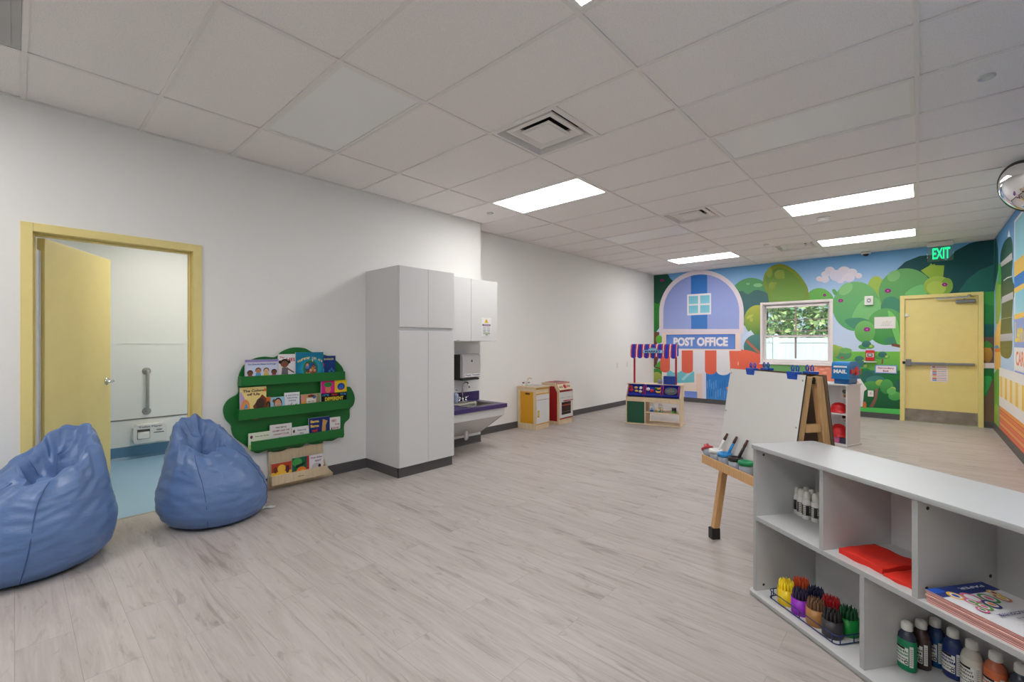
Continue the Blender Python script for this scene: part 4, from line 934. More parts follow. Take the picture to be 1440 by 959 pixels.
def ex3(s, a, c_, z0, z1):
    w, h = c_ - a, z1 - z0; u, v = (a + c_) / 2 + w * .03, z0 + h * .42
    for k in range(5): s.oval(u, v, w * (.48 - k * .045), h * (.42 - k * .03), (22 + k * 6, 134 + k * 7, 170 + k * 6))
    s.oval(u, v, w * .27, h * .30, (54, 120, 72)); s.oval(u + w * .02, v, w * .2, h * .22, (34, 96, 150))
    for dx, dz, c1, c2 in ((-.12, .14, (90, 130, 200), (214, 160, 120)), (.1, .08, (222, 150, 60), (140, 92, 66)), (.0, -.05, (200, 80, 70), (224, 180, 140)), (-.1, -.1, (230, 200, 80), (120, 80, 60)), (.14, -.06, (150, 90, 60), (214, 160, 120))): s.oval(u + w * dx, v + h * dz - h * .06, w * .07, h * .08, c1); s.oval(u + w * dx, v + h * dz + h * .02, w * .055, h * .06, (60, 44, 34)); s.oval(u + w * dx, v + h * dz, w * .048, h * .055, c2)
    s.oval(u + w * .06, z1 - h * .28, w * .02, h * .05, (240, 236, 180))
    for i, ch in enumerate('Wherever You Are'):
        if ch == ' ': continue
        k = (i - 7.5) / 7.5; s.text(ch, (a + c_) / 2 + w * .42 * k, z1 - h * (.20 + .12 * k * k), h * .085, (240, 226, 150), w=w * .047, bold=.03)
book('large teal book with a round picture and arched yellow lettering, top ledge', by(632, Xa), by(920, Xa), r1, bz(775, 113, Xa), Xa, .011, dress(0, (20, 126, 162), extra=ex3))
def ex4(s, a, c_, z0, z1): w, h = c_ - a, z1 - z0; s.text('SHAKER', a + w * .58, z1 - h * .14, h * .08, (236, 214, 130), w=w * .62); s.oval(a + w * .15, z0 + h * .35, w * .14, h * .25, (90, 170, 226)); s.oval(a + w * .18, z0 + h * .62, w * .12, h * .1, (224, 50, 60)); s.oval(a + w * .32, z0 + h * .10, w * .28, h * .12, (226, 70, 60)); [s.oval(a + w * (.62 + .12 * i), z0 + h * (.35 + .08 * (i % 2)), w * .07, h * .06, (60, 130, 180)) for i in range(3)]
book('navy book half hidden behind the teal book, right end of the top ledge', by(880, Xb), by(1046, Xb), r1, bz(985, 150, Xb), Xb, .010, dress(0, (26, 62, 130), extra=ex4))
# second ledge
def ex5(s, a, c_, z0, z1):
    w, h = c_ - a, z1 - z0; s.poly([(a, z0), (a + w * .55, z0), (a + w * .05, z0 + h * .85), (a, z0 + h * .85)], (190, 160, 200)); s.oval(a + w * .20, z0 + h * .36, w * .17, h * .24, (232, 150, 80)); s.poly([(a + w * .14, z0 + h * .26), (a + w * .3, z0 + h * .34), (a + w * .22, z0 + h * .5)], (80, 160, 214))
    s.poly([(a + w * .48, z0 + h * .36), (a + w * .84, z0 + h * .74), (c_, z0 + h * .6), (c_, z0 + h * .1), (a + w * .62, z0 + h * .12)], (128, 66, 40)); s.oval(a + w * .76, z0 + h * .42, w * .17, h * .2, (74, 52, 44)); s.oval(a + w * .58, z0 + h * .08, w * .22, h * .16, (220, 190, 80)); s.oval(a + w * .58, z0 + h * .06, w * .18, h * .13, (40, 32, 30)); s.oval(a + w * .58, z0 + h * .02, w * .13, h * .11, (160, 100, 66)); s.oval(c_ - w * .05, z1 - h * .12, w * .05, h * .05, (226, 110, 50))
book('pale yellow book reading The Colors of Us, left end of the middle ledge', by(55, Xa), by(328, Xa), r2, bz(190, 474, Xa), Xa, .011, dress(0, (240, 216, 140), 0, ['The Colors', 'of Us'], (70, 40, 60), .88, .085, extra=ex5, tw=.80))
Y0 = by(325, Xb)
def ex6(s, a, c_, z0, z1): w, h = c_ - a, z1 - z0; s.rect(a, c_, z0 + h * .7, z1, (226, 120, 50)); s.oval(a + w * .7, z0 + h * .5, w * .2, h * .3, (50, 60, 50)); s.oval(a + w * .7, z0 + h * .45, w * .13, h * .22, (150, 96, 60))
book('narrow dark book with an orange top right of the yellow book, middle ledge', by(280, Xb), by(376, Xb), r2, bz(352, 578, Xb), Xb, .012, dress(0, (60, 50, 56), extra=ex6))
def ex7(s, a, c_, z0, z1):
    w, h = c_ - a, z1 - z0; s.oval(a + w * .50, z0 + h * .62, w * .30, h * .34, (50, 34, 30)); s.oval(a + w * .5, z0 + h * .52, w * .26, h * .36, (222, 160, 124)); s.oval(a + w * .4, z0 + h * .58, w * .07, h * .05, (250, 250, 250)); s.oval(a + w * .6, z0 + h * .58, w * .07, h * .05, (250, 250, 250)); s.oval(a + w * .4, z0 + h * .58, w * .03, h * .04, (20, 20, 20)); s.oval(a + w * .6, z0 + h * .58, w * .03, h * .04, (20, 20, 20)); s.oval(a + w * .5, z0 + h * .36, w * .11, h * .06, (190, 60, 60)); s.oval(a + w * .16, z0 + h * .3, w * .06, h * .16, (232, 190, 160)); s.oval(a + w * .2, z1 - h * .2, w * .1, h * .1, (120, 80, 40))
book('pale blue book with a smiling face of a child, middle ledge', by(377, Xa), by(520, Xa), r2, bz(450, 577, Xa), Xa, .012, dress(0, (150, 200, 226), extra=ex7))
def ex8(s, a, c_, z0, z1): w, h = c_ - a, z1 - z0; s.oval(a + w * .15, z0 + h * .6, w * .1, h * .3, (236, 150, 60)); s.rect(c_ - w * .2, c_, z0, z1, (214, 226, 240))
book('small blue and orange book right behind the card with dots, middle ledge', by(500, Xb), by(560, Xb), r2, bz(530, 582, Xb), Xb, .012, dress(0, (120, 180, 214), extra=ex8))
def ex9(s, a, c_, z0, z1):
    w, h = c_ - a, z1 - z0; [s.oval(a + w * x, z1 - h * .14, w * .03, h * .03, (40, 40, 60)) for x in (.12, .88)]
    for i in range(3): s.text(['THANK YOU FOR', 'THE LITTLE', 'THINGS'][i], (a + c_) / 2, z1 - h * (.13 + .13 * i), h * .06, (40, 60, 110), w=w * (.58, .7, .5)[i])
    s.line((a + w * .3, z0 + h * .28), (a + w * .5, z0 + h * .5), .006, (180, 70, 150)); s.line((a + w * .62, z0 + h * .34), (a + w * .82, z0 + h * .44), .006, (70, 160, 90)); s.oval(a + w * .26, z0 + h * .36, w * .05, h * .06, (210, 100, 160))
book('white book with small blue lettering standing tallest at the centre of the middle ledge', by(502, Xa) + .012, by(674, Xa), r2, bz(590, 530, Xa), Xa, .010, dress(0, (232, 234, 240), extra=ex9))
def ex10(s, a, c_, z0, z1): w, h = c_ - a, z1 - z0; s.oval(a + w * .14, z0 + h * .45, w * .12, h * .36, (232, 160, 50)); s.oval(a + w * .1, z0 + h * .75, w * .1, h * .2, (226, 140, 130)); s.rect(a + w * .32, c_ - w * .10, z0 + h * .25, z0 + h * .78, (238, 230, 220)); s.text('SING YOU', a + w * .6, z0 + h * .55, h * .09, (90, 90, 90), w=w * .4); s.oval(a + w * .8, z0 + h * .82, w * .1, h * .12, (70, 110, 180)); s.oval(a + w * .6, z1 - h * .12, w * .2, h * .08, (120, 60, 40))
book('tan book with a cream panel and small figures left of the four-colour book, middle ledge', by(690, Xa), by(858, Xa), r2, bz(770, 547, Xa), Xa, .012, dress(0, (206, 160, 110), extra=ex10))
book('narrow grey-green book between the tan book and the four-colour book, middle ledge', by(850, Xb), by(905, Xb), r2, bz(880, 537, Xb), Xb, .010, dress(0, (160, 176, 130)))
def ex11(s, a, c_, z0, z1):
    w, h = c_ - a, z1 - z0; mu_ = a + w * .52
    s.rect(a, mu_, z0 + h * .56, z1, (226, 40, 140)); s.rect(mu_, c_, z0 + h * .56, z1, (244, 206, 40)); s.rect(a, mu_, z0, z0 + h * .12, (96, 50, 150)); s.rect(mu_, c_, z0, z0 + h * .12, (240, 110, 60))
    s.oval(a + w * .26, z0 + h * .70, w * .11, h * .13, (224, 130, 100)); s.oval(a + w * .26, z0 + h * .86, w * .16, h * .09, (50, 140, 70)); s.oval(a + w * .77, z0 + h * .76, w * .15, h * .13, (30, 70, 160)); s.oval(a + w * .77, z0 + h * .73, w * .1, h * .09, (40, 100, 200)); s.oval(a + w * .77, z0 + h * .68, w * .05, h * .03, (200, 60, 60))
    for i, (wd_, cc) in enumerate((("IT'S", (70, 150, 220)), ('OKAY', (226, 60, 60)), ('TO BE', (70, 160, 220)))): s.text(wd_, a + w * (.17 + .34 * i), z0 + h * .49, h * .07, cc, w=w * .24, bold=.03)
    s.text('DIFFERENT', (a + c_) / 2, z0 + h * .35, h * .13, (240, 214, 60), w=w * .72, bold=.04)
    for i in range(5): s.oval(a + w * (.3 + .1 * i), z0 + h * .2, w * .04, h * .04, ((120, 60, 150), (60, 140, 80), (230, 220, 60), (50, 110, 200), (220, 80, 60))[i])
book('black, pink and yellow four-colour book reading DIFFERENT, right end of the middle ledge', by(897, Xa), by(1162, Xa), r2, bz(1030, 404, Xa), Xa, .010, dress(0, (22, 20, 24), extra=ex11))
# third ledge
def by3(x, X): return on_x(*zt([(x, 560)])[0], X).y
def bz3(x, y, X): return on_x(*zt([(x, y)])[0], X).z
def ex12(s, a, c_, z0, z1): w, h = c_ - a, z1 - z0; s.oval(a + w * .12, z0 + h * .76, w * .06, h * .10, (110, 60, 90)); s.rect(a, c_, z0, z0 + h * .3, (190, 214, 120)); s.oval(a + w * .4, z0 + h * .42, w * .04, h * .1, (230, 170, 60)); s.text('Down By The Bay', a + w * .6, z0 + h * .76, h * .09, (130, 60, 90), w=w * .62)
book('low wide pale green and white book, left end of the third ledge', by3(207, Xa), by3(338, Xa), r3, bz3(270, 575, Xa), Xa, .012, dress(0, (226, 232, 206), extra=ex12))
def ex13(s, a, c_, z0, z1):
    w, h = c_ - a, z1 - z0
    for i, l in enumerate(('WHAT ARE YOU', 'GRUMPY AND THE', 'CRANKY CLUB')): s.text(l, (a + c_) / 2, z1 - h * (.15 + .16 * i), h * .085, (150, 50, 60) if i else (70, 60, 80), w=w * (.5, .78, .7)[i])
    s.oval(a + w * .5, z0 + h * .18, w * .18, h * .16, (40, 40, 46)); s.oval(a + w * .42, z0 + h * .3, w * .05, h * .07, (40, 40, 46)); s.oval(a + w * .72, z0 + h * .16, w * .06, h * .09, (224, 130, 60)); s.oval(a + w * .2, z0 + h * .14, w * .06, h * .08, (206, 60, 60))
book('white square book with dark red lettering and a black cat shape, third ledge', by3(332, Xb), by3(460, Xb), r3, bz3(395, 527, Xb), Xb, .010, dress(0, (234, 230, 228), extra=ex13))
def ex14(s, a, c_, z0, z1): w, h = c_ - a, z1 - z0; s.oval(a + w * .12, z1 - h * .26, w * .06, h * .10, (90, 60, 60)); s.text('Wheels on the', a + w * .56, z1 - h * .22, h * .10, (60, 80, 130), w=w * .5); s.text('Bus', a + w * .56, z1 - h * .42, h * .10, (60, 80, 130), w=w * .2); s.text('Sing Along', a + w * .5, z0 + h * .28, h * .10, (200, 70, 60), w=w * .7)
book('low white book with blue and red lettering beside the navy book, third ledge', by3(460, Xa), by3(563, Xa), r3, bz3(512, 541, Xa), Xa, .012, dress(0, (230, 228, 226), extra=ex14))
def ex15(s, a, c_, z0, z1):
    w, h = c_ - a, z1 - z0
    for i, (l, cc) in enumerate((('llama', (240, 200, 90)), ('llama', (240, 200, 90)), ('red', (226, 50, 60)), ('pajama', (240, 200, 90)))): s.text(l, a + w * .28, z1 - h * (.16 + .21 * i), h * .13, cc, w=w * (.4 if i != 2 else .24), bold=.04)
    s.poly([(a + w * .60, z0), (a + w * .82, z0), (a + w * .80, z0 + h * .6), (a + w * .9, z0 + h * .8), (a + w * .66, z0 + h * .9), (a + w * .62, z0 + h * .5)], (206, 160, 96)); s.rect(a + w * .55, c_, z0, z0 + h * .14, (170, 190, 220))
book('navy book with a tan shape and yellow stacked lettering, third ledge', by3(560, Xa), by3(682, Xa), r3, bz3(620, 487, Xa), Xa, .010, dress(0, (30, 48, 116), extra=ex15))
def ex16(s, a, c_, z0, z1): w, h = c_ - a, z1 - z0; s.text('VERY', a + w * .36, z1 - h * .18, h * .13, (190, 60, 80), w=w * .5); s.text('love', a + w * .7, z1 - h * .36, h * .11, (190, 60, 80), w=w * .4); s.text('YOU ARE', a + w * .55, z0 + h * .44, h * .10, (190, 60, 80), w=w * .6); s.oval(a + w * .55, z0 + h * .2, w * .06, h * .05, (206, 40, 60)); s.oval(a + w * .16, z0 + h * .3, w * .06, h * .2, (60, 50, 50))
book('small white book with thin red hand lettering, right end of the third ledge', by3(684, Xa), by3(744, Xa), r3, bz3(712, 486, Xa), Xa, .010, dress(0, (238, 232, 230), extra=ex16))
# bottom tray
r4 = .0625
def ex17(s, a, c_, z0, z1): w, h = c_ - a, z1 - z0; s.rect(a, c_, z0 + h * .55, z1, (190, 70, 40)); s.oval(a + w * .5, z0 + h * .7, w * .2, h * .2, (240, 190, 70)); s.oval(a + w * .8, z0 + h * .62, w * .1, h * .2, (80, 40, 60)); s.oval(a + w * .2, z0 + h * .66, w * .1, h * .16, (110, 60, 40)); s.rect(a + w * .14, c_ - w * .14, z0 + h * .18, z0 + h * .42, (246, 226, 130)); s.text('How Do I Feel', (a + c_) / 2, z0 + h * .3, h * .10, (150, 60, 40), w=w * .6)
book('yellow and rust coloured book, left end of the bottom birch tray', by3(340, Xa), by3(458, Xa), r4, bz3(400, 752, Xa), Xa, .012, dress(0, (244, 190, 60), extra=ex17))
def ex18(s, a, c_, z0, z1): w, h = c_ - a, z1 - z0; s.rect(c_ - w * .12, c_, z0, z1, (206, 36, 50)); s.oval(a + w * .3, z1 - h * .22, w * .28, h * .2, (70, 160, 80)); s.oval(a + w * .55, z0 + h * .3, w * .32, h * .24, (240, 130, 50)); s.oval(a + w * .6, z0 + h * .28, w * .16, h * .12, (244, 190, 60)); s.poly([(a + w * .2, z0 + h * .5), (a + w * .7, z0 + h * .62), (a + w * .8, z0 + h * .74), (a + w * .2, z0 + h * .64)], (24, 40, 36)); s.oval(a + w * .12, z0 + h * .2, w * .1, h * .18, (226, 60, 80))
book('dark green book with a red edge and orange shape, middle of the bottom birch tray', by3(462, Xa), by3(560, Xa), r4, bz3(510, 720, Xa), Xa, .011, dress(0, (24, 96, 70), extra=ex18))
def ex19(s, a, c_, z0, z1): w, h = c_ - a, z1 - z0; s.text('Hola Baby', (a + c_) / 2, z1 - h * .14, h * .10, (120, 50, 110), w=w * .8); s.text('NIGHT', a + w * .62, z1 - h * .3, h * .10, (120, 50, 110), w=w * .45); s.oval(a + w * .5, z0 + h * .36, w * .34, h * .24, (206, 204, 204)); s.oval(a + w * .72, z0 + h * .44, w * .10, h * .08, (60, 50, 50)); s.oval(a + w * .8, z0 + h * .34, w * .05, h * .05, (180, 120, 60))
book('white book with purple lettering and a grey animal, right end of the bottom birch tray', by3(563, Xa), by3(645, Xa), r4, bz3(600, 706, Xa), Xa, .011, dress(0, (236, 230, 234), extra=ex19))

# ------------------------------------------------------------------ cabinets and sink
t = thing('tall_cabinet', 'tall white four-door cabinet standing against the left wall', 'cabinet', (XL + .002, 2.54, 0))
b = MB(); b.box(0, .595, 0, .71, .10, 2.10); b.build('carcass', WHITE, t, bevel=.002)
b = MB(); b.box(0, .585, .012, .70, 0, .10); b.box(0, .592, .006, .012, 0, .098); b.box(.585, .592, .006, .70, 0, .098); tag(b.build('toe_kick', BASEB, t), 'charcoal vinyl toe kick')
for y0, y1 in ((.003, .353), (.356, .707)):
    for z0, z1 in ((1.492, 2.097), (.103, 1.452)):
        b = MB(); b.box(.597, .617, y0, y1, z0, z1); b.build('door', WHITE, t, bevel=.0025)
t = thing('wall_cabinet', 'white two-door wall cabinet hanging above the purple sink counter', 'cabinet', (XL, 3.262, 1.354))
b = MB(); b.box(0, .308, 0, .975, 0, .77); b.build('carcass', WHITE, t, bevel=.002)
for y0, y1 in ((.003, .508), (.511, .972)):
    b = MB(); b.box(.310, .330, y0, y1, .002, .768)
    if y0 < .1: s_ = Sheet(b, (.330, 0, 0), Y3, Z3); s_.rect(.27, .33, .006, .018, (206, 206, 206)); s_.text('SINK 01', .30, .012, .007, (90, 90, 90), w=.05)
    b.build('door', WHITE, t, bevel=.0025)
b = MB(); b.box(0, .0012, -.085, .085, -.118, .118); s_ = Sheet(b, (.0012, 0, 0), Y3, Z3); s_.rect(-.083, .083, -.116, .116, (238, 236, 236)); s_.poly([(-.035, .05), (.035, .05), (0, .108)], (240, 196, 50)); s_.rect(-.003, .003, .066, .088, (40, 36, 30)); s_.rect(-.003, .003, .056, .061, (40, 36, 30))
s_.rect(-.072, .072, .012, .036, (110, 60, 120)); s_.text('ATTENTION', 0, .024, .014, (240, 236, 240), w=.11)
for i in range(4): s_.rect(-.066, -.008, -.008 - i * .012, -.003 - i * .012, (180, 176, 186)); s_.rect(.008, .066, -.008 - i * .012, -.003 - i * .012, (180, 176, 186))
s_.oval(-.036, -.05, .02, .012, (200, 196, 206)); s_.oval(.036, -.05, .02, .012, (200, 196, 206)); s_.rect(-.06, .06, -.082, -.072, (150, 176, 120)); s_.rect(-.015, .015, -.104, -.094, (90, 90, 92))
tag(b.build('safety_notice', WPLAS, loc=(XL + .331, 4.03, 1.535)), 'white notice with a yellow warning triangle on the wall cabinet door', 'notice')
PURP = mat('purple_laminate', (62, 47, 104), .35, bump=.01, var=.04, vscale=90)
t = thing('sink_counter', 'low purple sink counter with white apron between tall cabinet and wall corner', 'sink', (XL + .002, 3.262, 0))
CW, CD = .925, .545
sx0, sx1, sy0, sy1 = .105, .455, .33, .80     # bowl opening
b = MB()
b.box(0, CD, 0, sy0, .527, .575); b.box(0, CD, sy1, CW, .527, .575); b.box(0, sx0, sy0, sy1, .527, .575); b.box(sx1, CD, sy0, sy1, .527, .575)
b.build('countertop', PURP, t)
b = MB(); b.box(.0, .018, 0, CW + .02, .576, .695); b.build('backsplash', PURP, t, bevel=.002)
b = MB()
prof = [(.012, .004), (.0, .004), (.0, .0), (.012, -.004), (.02, -.03), (.03, -.115), (.06, -.13)]
def rr(ins, z):
    x0, x1, y0, y1 = sx0 - .018 + ins, sx1 + .018 - ins, sy0 - .018 + ins, sy1 + .018 - ins; r = .03; P_ = []
    for cx_, cy_, a0 in ((x1 - r, y1 - r, 0), (x0 + r, y1 - r, 90), (x0 + r, y0 + r, 180), (x1 - r, y0 + r, 270)):
        for k in range(5): a = rad(a0 + k * 22.5); P_.append((cx_ + r * cos(a), cy_ + r * sin(a), z))
    return P_
R_ = [[b.v(p_) for p_ in rr(i_, .575 + z)] for i_, z in ((0, .001), (0, .005), (.016, .006), (.024, 0), (.03, -.03), (.042, -.115), (.06, -.128))]
for a, c_ in zip(R_, R_[1:]):
    for k in range(20): b.f([a[k], a[(k + 1) % 20], c_[(k + 1) % 20], c_[k]], 0, True)
b.f(R_[-1]); b.lathe([(.03, 0), (.03, .004), (.0, .002)], 16, (.28, .565, .4475))
b.build('sink_bowl', mat('sink_steel', (142, 138, 132), .34, .85, var=.06, vscale=20), t)
b = MB(); b.box(CD - .045, CD - .025, 0, CW - .02, .43, .526); b.build('apron', WHITE, t, bevel=.002)
b = MB(); b.prism([(CD - .03, .428), (CD - .05, .428), (.10, .16), (.10, .18)], (0, 0, 0), X3, Z3, -(CW - .04)); tag(b.build('knee_panel', WHITE, t), 'sloping white knee panel')
b = MB(); b.tube([(.24, .50, .25), (.24, .50, .17), (.22, .52, .145), (.19, .56, .145), (.17, .58, .165), (.16, .59, .20), (.03, .60, .20)], .022, 10); tag(b.build('drain_trap', mat('drain_wrap', (228, 222, 222), .45, bump=.02), t), 'white wrapped drain trap')
fc = (.050, .615)
b = MB(); b.box(fc[0] - .028, fc[0] + .028, fc[1] - .075, fc[1] + .075, .579, .592); b.tube([(fc[0], fc[1], .59), (fc[0], fc[1], .76), (fc[0] + .01, fc[1], .80), (fc[0] + .045, fc[1], .832), (fc[0] + .09, fc[1], .832), (fc[0] + .125, fc[1], .80), (fc[0] + .132, fc[1], .765)], .0095, 12); b.lathe([(.02, 0), (.018, .03), (.011, .04)], 16, (fc[0], fc[1], .592))
fo = b.build('faucet', CHROME, t)
for s__ in (-1, 1):
    b = MB(); b.lathe([(.018, 0), (.016, .025), (.02, .03), (.02, .045), (.012, .05)], 14, (fc[0], fc[1] + s__ * .055, .592)); b.tube([(fc[0], fc[1] + s__ * .055, .632), (fc[0] + .03, fc[1] + s__ * .08, .648)], .006, 8); b.build('tap_handle', CHROME, fo)
t = thing('soap_bottle', 'pale blue pump soap bottle on the purple counter beside the tall cabinet', 'bottle', (XL + .075, 3.262 + .485, .5755))
b = MB(); b.lathe([(.030, 0), (.034, .006), (.034, .10), (.028, .118), (.012, .124), (.012, .13)], 20); b.build('bottle', mat('soap_blue', (172, 186, 214), .25, bump=.01), t)
b = MB(); b.lathe([(.013, .13), (.013, .145), (.005, .147), (.005, .165)], 12); b.box(-.006, .04, -.006, .006, .163, .172); b.build('pump', WPLAS, t)
t = thing('paper_towel_dispenser', 'black and grey paper towel dispenser on the wall under the wall cabinet', 'dispenser', (XL, 3.90, .862))
b = MB(); b.box(0, .15, -.148, .148, 0, .325); b.box(.02, .19, -.148, .148, 0, .028); b.build('body', BLACK, t, bevel=.012)
b = MB(); b.prism([(.1505, .035), (.195, .035), (.20, .20), (.195, .30), (.175, .328), (.10, .335), (.1505, .325)], (0, -.150, 0), X3, Z3, -.300)
s_ = Sheet(b, (.203, 0, 0), Y3, Z3, eps=.0006); s_.text('e', .0, .245, .03, (40, 40, 44), bold=.03); s_.rect(-.12, .145, .045, .085, (226, 226, 226)); s_.text('Paper Towels', .012, .065, .026, (60, 70, 110), w=.24)
b.build('cover', mat('dispenser_grey', (188, 184, 184), .35, bump=.01), t, bevel=.008)

# ------------------------------------------------------------------ play kitchen against the white wall
t = thing('play_sink', 'toy sink cabinet in birch with a mustard yellow side and white door', 'play kitchen', (-4.664, 5.335, 0), rad(3))
W_, D_, H_ = .375, .350, .66      # along y, along x, height
b = MB()
for y in (0, W_ - .018):
    b.box(D_ - .045, D_, y, y + .018, 0, H_ - .02); b.box(0, .05, y, y + .018, 0, H_ - .02); b.box(.05, D_ - .045, y, y + .018, 0, .09); b.box(.05, D_ - .045, y, y + .018, H_ - .08, H_ - .02)
b.box(0, .008, .018, W_ - .018, .03, H_ - .02); b.box(.008, D_ - .01, .018, W_ - .018, .055, .067); b.box(D_ - .018, D_ - .004, .018, W_ - .018, 0, .085); b.box(D_ - .022, D_ - .010, .018, W_ - .018, H_ - .115, H_ - .04)
b.build('frame', PLY, t, bevel=.003)
for y in (.004, W_ - .014):
    b = MB(); b.box(.05, D_ - .045, y, y + .010, .09, H_ - .08); b.box(.15, .235, y - .001 if y < .1 else y + .0005, y + .0105 if y < .1 else y + .011, H_ - .125, H_ - .10, 1); b.build('side_panel', [YEL2, BLACK], t)
b = MB(); b.box(-.0, D_ + .012, -.008, W_ + .008, H_ - .02, H_); b.build('worktop', PLY, t, bevel=.003)
b = MB(); b.lathe([(.11, 0), (.118, .004), (.105, .006), (.09, -.0), (.0, -.002)], 28, (.175, .20, H_ + .001), sx=1, sy=1.15); b.build('basin', mat('toy_grey', (196, 196, 198), .4, .2, var=.03), t)
b = MB(); b.box(D_ - .014, D_ + .002, .018, W_ - .018, H_ - .205, H_ - .115); b.build('fascia', WHITE, t, bevel=.002)
b = MB(); b.box(D_ - .014, D_ + .004, .022, W_ - .022, .09, H_ - .212); d_ = b.build('door', WHITE, t, bevel=.003)
b = MB(); b.box(D_ + .004, D_ + .022, .045, .062, .20, .215); b.box(D_ + .004, D_ + .022, .045, .062, .275, .29); b.box(D_ + .018, D_ + .03, .043, .064, .19, .30); b.build('handle', mat('mustard_handle', (226, 178, 70), .5, var=.08), d_, bevel=.003)
for z in (H_ - .04, H_ - .122, .078):
    b = MB(); b.box(D_ - .004, D_ + .006, .018, W_ - .018, z, z + .014); b.build('rail', YEL2, t, bevel=.002)
b = MB(); b.box(.03, .075, .165, .225, H_ + .001, H_ + .065); b.box(.075, .0765, .170, .220, H_ + .035, H_ + .048, 1); b.tube([(.052, .195, H_ + .06), (.054, .20, H_ + .095), (.08, .205, H_ + .115), (.12, .205, H_ + .105)], .011, 10, 2); b.build('toy_faucet', [WPLAS, BLACK, PLY], t, bevel=.004)
b = MB(); b.lathe([(.022, 0), (.022, .03), (.014, .036)], 16, (.062, .07, H_ + .001)); b.lathe([(.018, .036), (.018, .05), (.0, .056)], 16, (.062, .07, H_ + .001), 1); b.build('tap_knob', [WPLAS, mat('dark_red', (96, 24, 34), .4, bump=.01)], t)

t = thing('play_stove', 'birch toy stove with a red side and dark oven window beside the toy sink', 'play kitchen', (-4.664, 5.955, 0), rad(2))
W_, D_, H_ = .415, .345, .675
b = MB(); pr = [(0, 0), (D_, 0), (D_, .545), (D_ - .075, .66), (0, .66)]
def ringp(b, pts, w, y0, y1):
    c_ = (sum(p_[0] for p_ in pts) / len(pts), sum(p_[1] for p_ in pts) / len(pts)); inn = [(c_[0] + (x - c_[0]) * (1 - w / .17), c_[1] + (z - c_[1]) * (1 - w / .33)) for x, z in pts]
    for i in range(len(pts)):
        j = (i + 1) % len(pts); b.prism([pts[i], pts[j], inn[j], inn[i]], (0, y0, 0), X3, Z3, -(y1 - y0))
    return inn
inn = ringp(b, pr, .045, 0, .018); ringp(b, pr, .045, W_ - .018, W_)
b.box(D_ - .02, D_ - .004, .018, W_ - .018, 0, .085); b.box(0, .01, .018, W_ - .018, 0, .65)
b.build('frame', PLY, t, bevel=.002)
for y in (.005, W_ - .013):
    b = MB(); b.prism(inn, (0, y, 0), X3, Z3, -.008); b.build('side_panel', REDP, t)
b = MB(); b.box(0, D_ - .07, -.004, W_ + .004, .66, .675); b.build('hob', mat('hob_frame', (226, 206, 178), .5, var=.06), t, bevel=.002)
b = MB(); b.box(.03, D_ - .085, .04, W_ - .04, .6755, .681); s_ = Sheet(b, (0, 0, .681), X3, Y3)
for x, y in ((.09, .12), (.20, .12), (.09, .29), (.20, .29)): s_.oval(x, y, .045, .045, (126, 120, 124)); s_.oval(x, y, .036, .036, (196, 96, 104)); s_.oval(x, y, .026, .026, (126, 120, 124)); s_.oval(x, y, .018, .018, (196, 96, 104))
b.build('hob_plate', mat('hob_pink', (190, 92, 100), .35, bump=.01), t)
# sloping control panel
n_ = Vector((.115, 0, .075)).normalized(); up_ = Vector((-.075, 0, .115)).normalized()
b = MB(); b.prism([(.018, .012), (W_ - .018, .012), (W_ - .018, .127), (.018, .127)], Vector((D_, 0, .545)) + n_ * .001, Y3, up_, .010)
b.build('control_panel', PLY, t, bevel=.002)
for i, y in enumerate((.075, .125, .2075, .29, .34)):
    mid = i == 2; c_ = Vector((D_, y, .545)) + up_ * .07 + n_ * .0112; M_ = n_.to_track_quat('Z', 'Y').to_matrix()
    b = MB()
    if mid:
        b.lathe([(.030, 0), (.030, .006), (.014, .007), (.014, .016)], 20, c_, M=M_)
        for k in range(6): b.lathe([(.011, 0), (.011, .010), (0, .011)], 10, c_ + Y3 * .028 * cos(k * pi / 3) + up_ * .028 * sin(k * pi / 3), M=M_)
    else: b.lathe([(.021, 0), (.019, .010), (.008, .011), (.008, .016)], 18, c_, M=M_)
    b.build('knob', RED if mid else mat('wood_grey_knob', (186, 168, 146), .5, var=.06), t)
b = MB(); b.box(D_ - .014, D_ + .002, .018, W_ - .018, .43, .525); b.build('fascia', WHITE, t, bevel=.002)
b = MB(); b.box(D_ - .014, D_ + .003, .022, W_ - .022, .105, .425); b.box(D_ + .003, D_ + .0045, .07, W_ - .07, .155, .36, 1)
for z in (.25, .30): b.box(D_ + .0045, D_ + .0055, .075, W_ - .075, z, z + .018, 2) if z > .26 else b.box(D_ + .0045, D_ + .0055, .075, W_ - .075, z - .05, z - .047, 3)
d_ = b.build('oven_door', [WHITE, mat('oven_window', (46, 26, 24), .2, bump=.01), mat('oven_rack', (176, 74, 54), .5, bump=.01), GREY], t)
b = MB(); b.tube([(D_ + .028, .10, .385), (D_ + .028, W_ - .05, .385)], .009, 10); b.box(D_ + .002, D_ + .028, .12, .132, .38, .39); b.box(D_ + .002, D_ + .028, W_ - .082, W_ - .07, .38, .39); b.build('handle', REDP, d_)
for z, dx in ((.532, .0), (.086, .0)):
    b = MB(); b.box(D_ - .004, D_ + .008, .018, W_ - .018, z, z + .014); b.build('rail', REDP, t, bevel=.002)
b = MB(); b.prism([(.018, 0), (W_ - .018, 0), (W_ - .018, .014), (.018, .014)], Vector((D_, 0, .545)) + up_ * .125 + n_ * .001, Y3, up_, .012); b.build('rail', REDP, t)

